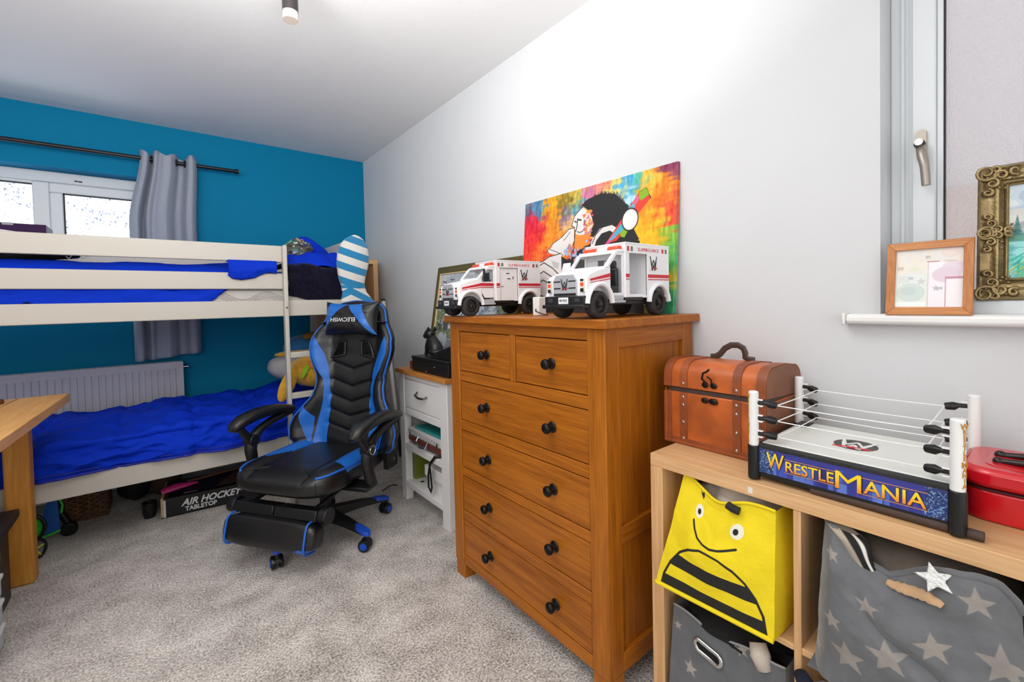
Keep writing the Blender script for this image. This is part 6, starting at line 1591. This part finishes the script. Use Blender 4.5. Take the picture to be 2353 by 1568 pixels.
def scroll(cx, cy, s, sx=1, sy=1):
    mb = MB()
    for (dx, dy, r0, turns, st) in ((0,0,.020,1.4,0),(.024,.010,.013,1.3,2),(.010,.026,.012,1.3,4),(.044,.004,.009,1.2,1),(.003,.046,.009,1.2,5),(.016,-.004,.008,1.2,3)):
        pts = []; rr = []
        for i in range(18):
            t_ = i/17; a = st+t_*turns*2*PI; r = r0*(1-.75*t_)*s
            pts.append(og(cx+sx*(dx*s+math.cos(a)*r), cy+sy*(dy*s+math.sin(a)*r), .018+.004*math.sin(t_*PI))); rr.append((.0042-.0022*t_)*s)
        mb.tube(pts, rr, n=7)
    for i in range(12):
        a = rgo.uniform(0, 1.6); L = rgo.uniform(.01, .055)*s
        mb.ball(og(cx+sx*math.cos(a)*L, cy+sy*math.sin(a)*L, .018), (.004, .0038*s, .0032*s), 8, 6)
    return mb
for cx, cy, sx, sy in ((.014,.014,1,1),(.014,gh-.014,1,-1),(gw-.014,gh-.014,-1,-1),(gw-.014,.014,-1,1)):
    part(gf, 'corner_ornament', scroll(cx, cy, 1.0, sx, sy), GILT, world=True, smooth=60)
for cx, cy in ((.014, gh/2), (gw-.014, gh/2)):
    part(gf, 'side_ornament', MB().add(*(lambda m_: (m_.v, m_.f))(scroll(cx, cy, .8, 1, 1))).add(*(lambda m_: (m_.v, m_.f))(scroll(cx, cy, .8, 1, -1))), GILT, world=True, smooth=60)
mb = MB()
for i in range(60):
    mb.ball(og(.0435, .047+i*(gh-.094)/59, .010), (.0022,.0022,.0022), 6, 4)
for i in range(80):
    mb.ball(og(.047+i*(gw-.094)/79, .0435, .010), (.0022,)*3, 6, 4); mb.ball(og(.047+i*(gw-.094)/79, gh-.0435, .010), (.0022,)*3, 6, 4)
part(gf, 'beading', mb, GILTD, world=True, smooth=60, kind='stuff')
part(gf, 'backing', MB().add([og(.01,.01,0), og(gw-.01,.01,0), og(gw-.01,gh-.01,0), og(.01,gh-.01,0), og(.01,.01,-.006), og(gw-.01,.01,-.006), og(gw-.01,gh-.01,-.006), og(.01,gh-.01,-.006)], [(0,1,2,3),(7,6,5,4),(0,4,5,1),(1,5,6,2),(2,6,7,3),(3,7,4,0)]), mat('backing_brown', (90,64,44), .8), world=True, smooth=0)
pa, pb = gw-.094, gh-.094
pt = Paint(pa, pb, 240, (196, 214, 226))
cl_ = vnoise(pt.nx+1, pt.ny+1, 8, 14, 41); pt.fill((cl_ > .55) & (pt.Y > .13), (176,190,204), .8); pt.fill((cl_ < .35) & (pt.Y > .13), (222,228,226), .8)
pt.fill((pt.Y < .155) & (pt.Y > .10), (216, 214, 200), .7)
pt.poly([(.0,.115),(.03,.130),(.055,.150),(.085,.168),(.12,.150),(.2,.175),(.26,.14),(pa,.12),(pa,.09),(0,.09)], (170,164,168)); pt.poly([(.0,.105),(.05,.12),(.10,.125),(pa,.11),(pa,.09),(0,.09)], (176,186,188))
pt.rect(0, pa, 0, .092, (120,196,196)); wv = vnoise(pt.nx+1, pt.ny+1, 14, 40, 42); pt.fill((wv > .56) & (pt.Y < .09), (150,220,216)); pt.fill((wv < .32) & (pt.Y < .09), (84,176,178))
pt.poly([(0,.082),(.0,.100),(.06,.104),(.14,.098),(.10,.088)], (92,160,140))
for (x, h) in ((.014,.042),(.043,.044),(.064,.032),(.076,.040),(.10,.03),(.13,.036)):
    for i in range(6): wv_ = (.0105*(1-i/6.2)); y_ = .096+h*i/6; pt.poly([(x-wv_,y_),(x+wv_,y_),(x,y_+h*.30)], (52,116,112) if i % 2 else (70,134,126))
for i in range(240):
    x = rq.uniform(0,.16); b0 = max(0, .050-x*.28)*rq.random(); pt.line([(x,b0),(x+rq.uniform(.0,.02),b0+rq.uniform(.006,.020))], .0018, rq.choice([(20,190,150),(60,200,130),(0,160,140),(130,190,90),(90,210,180),(170,180,90)]))
part(gf, 'painting', print_mb(pt, lambda u, v: og(.047+u*pa, .047+v*pb, .003)), vcol('oil_paint', .45, bump=.1, bscale=200), world=True, smooth=0)
# ------------------------------------------------------------------ pine desk at the left edge
PINEy = wood('pine_top', (222, 170, 104), (196, 136, 66), 'y', .42, 16, 1.6, .06)
PINEz = wood('pine_leg', (214, 152, 70), (186, 120, 42), 'z', .45, 16, 1.2, .05)
PINEx = wood('pine_apron', (196, 132, 66), (170, 104, 44), 'x', .45, 16, 1.4, .05)
dk = thing('desk', 'rustic pine desk with thick top at the left edge', 'desk', (-2.2, -1.55, 0), R(-3.1))
dM = Matrix.Translation((-1.766, -1.019, 0)) @ Matrix.Rotation(R(-3.1), 4, 'Z')
def dp(n, mb, m, b=.004):
    mb.v = [tuple(dM @ Vector(p)) for p in mb.v]; return part(dk, n, mb, m, world=True, bevel=b)
rd = random.Random(2)
for i in range(4):
    dp('top_plank', MB().box(-.16-i*.16+.0012, -.16*i-.0012, -1.05, 0, .748, .785), PINEy, .003)
for x, y in ((-.198,-.085), (-.198,-1.02), (-.60,-.085), (-.60,-1.02)):
    dp('leg', MB().box(x, x+.078, y-.0, y+.07, 0, .748), PINEz, .009)
dp('apron', MB().box(-.085, -.062, -1.0, -.04, .700, .748), PINEy)
dp('apron', MB().box(-.60, -.085, -.062, -.040, .685, .748), PINEx)
dp('apron', MB().box(-.60, -.085, -1.0, -.978, .685, .748), PINEx)
KNOT = mat('wood_knot', (104, 48, 18), .6)
t = thing('figurine', 'small pale figurine on round wooden base on the desk corner', 'figurine', (-1.985, -1.14, .785))
part(t, 'base', MB().cyl((-1.985,-1.135,.7855), (-1.985,-1.135,.803), .040, n=24), wood('dark_base', (120,70,36), (84,44,20), 'x', .4), world=True, bevel=.003)
part(t, 'figure', MB().lathe([(.03,0),(.028,.012),(.018,.02),(.022,.035),(.012,.05),(.016,.06),(.002,.07)], Matrix.Translation((-1.99,-1.135,.803)), 18), mat('pale_green_ceramic', (206,214,150), .4), world=True, smooth=60)
# storage under the desk
t = thing('storage_crate', 'black lidded storage crate beside the pine desk leg', 'crate', (-2.1, -1.36, 0))
part(t, 'body', MB().box(-2.30,-1.945,-1.50,-1.17,.0,.315), BLACKP, world=True, bevel=.006)
part(t, 'lid', MB().box(-2.32,-1.915,-1.53,-1.15,.318,.350), mat('dark_brown_lid', (40,32,26), .5), world=True, bevel=.004)
part(t, 'clip', MB().box(-1.945,-1.936,-1.40,-1.34,.22,.30), mat('grey_clip', (140,136,128), .4), world=True, bevel=.002)
t = thing('drawer_tower', 'grey plastic drawer tower at the left edge on carpet', 'drawers', (-2.1, -1.62, 0))
part(t, 'case', MB().box(-2.30,-1.912,-1.705,-1.535,.0,.27), mat('dark_case', (30,34,40), .4), world=True, bevel=.004)
for z in (.012, .098, .184):
    d = part(t, 'drawer', MB().box(-2.28,-1.896,-1.712,-1.55,z,z+.080), mat('grey_drawer', (186,196,208), .35), world=True, bevel=.004)
    part(d, 'drawer_lip', MB().box(-1.898,-1.888,-1.70,-1.56,z+.066,z+.078), WHT, world=True, bevel=.002)

# ------------------------------------------------------------------ under the bunk bed
WIC = mat('dark_wicker', (112, 78, 50), .6, var=.4, vscale=40); WICD = mat('wicker_inside', (40, 26, 16), .8)
t = thing('wicker_basket', 'dark brown wicker basket under the bunk bed', 'basket', (-1.79, -.35, 0))
bx0, bx1, by0, by1 = -1.875, -1.700, -.47, -.20
part(t, 'liner', MB().box(bx0+.008, bx1-.008, by0+.008, by1-.008, .004, .19), WICD, world=True)
def perim(s):
    L = [(bx0,by0),(bx1,by0),(bx1,by1),(bx0,by1)]; w1, w2 = bx1-bx0, by1-by0
    s = s*2*(w1+w2)
    if s < w1: return (bx0+s, by0), (0,-1)
    s -= w1
    if s < w2: return (bx1, by0+s), (1,0)
    s -= w2
    if s < w1: return (bx1-s, by1), (0,1)
    return (bx0, by1-(s-w1)), (-1,0)
mb = MB()
for r in range(15):
    pts = []
    for i in range(120):
        (x, y), (a, b) = perim(i/120); k = .004*math.cos(i*2*PI/6.0+PI*(r % 2)); pts.append((x+a*(k-.002), y+b*(k-.002), .008+r*.0128))
    mb.tube(pts, .0056, n=6, closed=True)
part(t, 'weave', mb, WIC, world=True, kind='stuff', smooth=180)
for i in range(40):
    (x, y), (a, b) = perim((i+.5)/40); 
    if i % 2 == 0 and (b == -1 or a == 1): part(t, 'stake', MB().tube([(x,y,.002),(x,y,.198)], .0032, n=6), WIC, world=True)
part(t, 'rim', MB().tube([(x, y, .2) for (x, y), _ in [perim(i/60) for i in range(60)]], .009, n=8, closed=True), WIC, world=True, smooth=60)
single('bag', 'dark fabric bag behind the wicker basket under the bed', 'bag', MB().ball((-1.585,-.30,.11), (.085,.12,.105), 24, 16, func=lump(11, .15, .05)), mat('black_nylon', (20,20,24), .7), smooth=180)
# air hockey box
ABX = mat('black_card', (16,16,18), .45)
t = thing('game_box', 'open black tabletop air hockey game box on carpet under bed', 'box', (-1.2, -.62, 0), R(-4))
aM = Matrix.Translation((-1.466, -.735, 0)) @ Matrix.Rotation(R(-5), 4, 'Z')
def gp(n, mb, m, b=.001, par=None):
    mb.v = [tuple(aM @ Vector(p)) for p in mb.v]; return part(par or t, n, mb, m, world=True, bevel=b)
fr0 = gp('front_panel', MB().box(.022,.55,0,.006,.001,.106), ABX)
gp('back_panel', MB().box(.0,.55,.294,.30,.001,.106), ABX)
gp('bottom_panel', MB().box(.0,.55,.0,.30,.001,.006), ABX)
gp('end_panel', MB().box(.544,.55,.0,.30,.006,.106), ABX)
gp('end_panel', MB().box(0,.012,.0,.30,.006,.112), wood('pale_ply', (214,186,140),(190,156,106),'y',.6))
gp('end_label', MB().box(.012,.022,-.001,.004,.004,.10), mat('pale_blue_label', (206,222,232), .5))
gp('lid_flap', MB().add([(.10,.02,.107),(.52,.02,.107),(.52,.20,.122),(.12,.17,.118)],[(0,1,2,3)]).add([(.10,.02,.106),(.52,.02,.106),(.52,.20,.120),(.12,.17,.116)],[(3,2,1,0)]), mat('dark_blue_card', (24,28,48), .4))
gp('printed_board', MB().add([(.25,.04,.109),(.42,.03,.110),(.54,.17,.128),(.36,.20,.126)],[(0,1,2,3)]).add([(.25,.04,.1085),(.42,.03,.1095),(.54,.17,.1275),(.36,.20,.1255)],[(3,2,1,0)]), mat('brown_print', (84,62,58), .4))
PTX = mat('white_print', (226,228,230), .5)
def gt(s, x, z, size, sx, sh_=.0, off=.0008):
    M = aM @ frame((x, -.0006, z), (1,0,0), (0,0,1)); return part(fr0, 'lettering', text(s, size, M, shear=sh_, sx=sx, offset=off, depth=.0004), PTX, world=True, smooth=0)
gt('AIR HOCKEY', .232, .064, .052, .92, .35, .0016); gt('TABLETOP', .182, .027, .034, .92, .0, .001)
part(fr0, 'arrow_print', MB().add([aM @ Vector(p) for p in ((.375,-.0006,.074),(.395,-.0006,.074),(.395,-.0006,.080),(.412,-.0006,.070),(.395,-.0006,.060),(.395,-.0006,.066),(.375,-.0006,.066))],[(0,1,2,3,4,5,6)]), PTX, world=True, smooth=0)
gp('lid_lettering', MB().box(.10,.165,.03,.04,.1075,.1085), mat('pale_print', (150,156,170), .5))
PNK = mat('pink_plastic', (214, 40, 130), .4)
single('toy_racket', 'pink plastic toy handle lying on the air hockey box', 'toy', MB().tube([(-1.462,-.64,.118),(-1.40,-.635,.128),(-1.345,-.64,.131),(-1.29,-.63,.128)], [.016,.022,.014,.006], n=12, flat=.6), PNK, smooth=60)
single('stick', 'brown wooden stick lying across the air hockey box', 'stick', MB().tube([(-1.34,-.585,.130),(-1.05,-.56,.141)], .009, n=8), mat('brown_stick', (110,66,44), .6))
single('cup', 'black plastic pot beside the air hockey box', 'pot', MB().lathe([(.026,0),(.032,.03),(.034,.085),(.030,.086),(.028,.06),(.001,.055)], Matrix.Translation((-1.515,-.655,0)), 20), BLACKP, smooth=50)
single('stuffed_bag', 'brown cloth bundle under the bed behind the black pot', 'bundle', MB().ball((-1.44,-.30,.09), (.09,.10,.085), 24, 16, func=lump(14, .25, .1)), mat('brown_cloth', (84,66,52), .9, bump=.3, bscale=60), smooth=180)
# blue and green toy by the desk leg
TBLU = mat('bright_blue_panel', (32, 96, 186), .35); TGRN = mat('lime_green_plastic', (58, 214, 60), .35)
t = thing('toy_scooter', 'blue and green plastic ride toy with black wheel under bed', 'toy', (-1.90, -.62, 0))
part(t, 'panel', MB().prism([(-1.93,.03),(-1.866,.048),(-1.872,.20),(-1.905,.215),(-1.925,.16)], 0, .02, XZ(-.63)), TBLU, world=True, bevel=.004)
part(t, 'trim', MB().tube([(-1.930,-.652,.030),(-1.90,-.654,.036),(-1.866,-.652,.046)], .006, n=8), TGRN, world=True)
part(t, 'trim', MB().tube([(-1.866,-.64,.20),(-1.856,-.64,.17),(-1.862,-.64,.13)], .005, n=8), TGRN, world=True)
part(t, 'wheel', MB().cyl((-1.838,-.640,.030), (-1.838,-.605,.034), .034, n=28), BLACKP, world=True, bevel=.006)
part(t, 'fork', MB().tube([(-1.91,-.61,.24),(-1.875,-.61,.14),(-1.838,-.61,.05)], .016, n=10), BLACKP, world=True)
t = thing('spinning_toy', 'lime green disc and black wheel with yellow spokes by desk leg', 'toy', (-1.93, -.86, 0))
part(t, 'tyre', MB().tube([(-1.925+.040*math.cos(a)*.8, -.855+.040*math.cos(a)*.6, .052+.045*math.sin(a)) for a in [2*PI*i/28 for i in range(28)]], .0065, n=8, closed=True), BLACKP, world=True)
for k in range(5):
    a = 2*PI*k/5+.3; part(t, 'spoke', MB().tube([(-1.925, -.855, .052), (-1.925+.038*math.cos(a)*.8, -.855+.038*math.cos(a)*.6, .052+.042*math.sin(a))], .004, n=6), mat('yellow_plastic', (214,220,60), .4), world=True)
part(t, 'disc', MB().ball((0,0,0), (.045,.02,.055), 20, 12, Matrix.Translation((-1.945,-.80,.135)) @ Matrix.Rotation(.5,4,'Z')), TGRN, world=True, smooth=60)
part(t, 'guard', MB().tube([(-1.945+.050*math.cos(a), -.815, .14+.062*math.sin(a)) for a in [2*PI*i/28 for i in range(28)]], .008, n=8, closed=True), BLACKP, world=True)

# ------------------------------------------------------------------ back corner: tall cube bookcase, pole, green bag
bc = thing('bookcase', 'tall narrow light oak bookcase in corner behind the bunk bed', 'bookcase', (-.262, -.21, 0))
def bcp(n, mb, m): return part(bc, n, mb, m, world=True, bevel=.0015)
q0, q1, qf, qb, qt = -.470, -.056, -.400, -.020, 1.515
bcp('side_board', MB().box(q0, q0+.037, qf, qb, 0, qt-.037), LOz); bcp('side_board', MB().box(q1-.037, q1, qf, qb, 0, qt-.037), LOz)
LOx = wood('light_oak_cross', (226,184,136), (206,158,108), 'x', .5, 34, 1.2, .04)
bcp('top_board', MB().box(q0, q1, qf, qb, qt-.037, qt), LOx); bcp('bottom_board', MB().box(q0+.037, q1-.037, qf, qb, .0, .037), LOx)
for z in (.39, .755, 1.12): bcp('cube_floor', MB().box(q0+.037, q1-.037, qf+.002, qb, z, z+.015), LOx)
bcp('back_board', MB().box(q0+.03, q1-.03, qb-.012, qb-.006, .03, qt-.03), mat('dark_back_board', (70,62,56), .8))
t = thing('pole', 'white pole with black lower half leaning in the corner', 'pole', (-.035, -.69, 0))
pa_, pb_ = Vector((-.040,-.700,.0)), Vector((-.030,-.425,1.20))
part(t, 'upper_tube', MB().cyl(pa_.lerp(pb_, .22), pa_.lerp(pb_, .985), .015, n=18), WHT, world=True)
part(t, 'lower_tube', MB().cyl(pa_, pa_.lerp(pb_, .22), .013, n=18), BLACKP, world=True)
part(t, 'end_cap', MB().cyl(pa_.lerp(pb_, .985), pb_, .0155, n=18), mat('brown_cap', (60,30,26), .5), world=True)
GBAG = mat('green_polythene', (40, 168, 92), .4, bump=.3, bscale=40, coat=.2)
single('plastic_bag', 'crumpled bright green plastic bag on carpet by the baseboard', 'bag', MB().ball((-.095,-.50,.05), (.065,.08,.058), 30, 20, func=lump(17, .25, .2, 2.2)), GBAG, smooth=30)
single('plastic_strip', 'thin black plastic strip on the carpet behind chair caster', 'strip', MB().tube([(-.440,-1.32,.052),(-.385,-1.27,.045),(-.335,-1.225,.03),(-.29,-1.19,.004)], .0035, n=6), BLACKP)
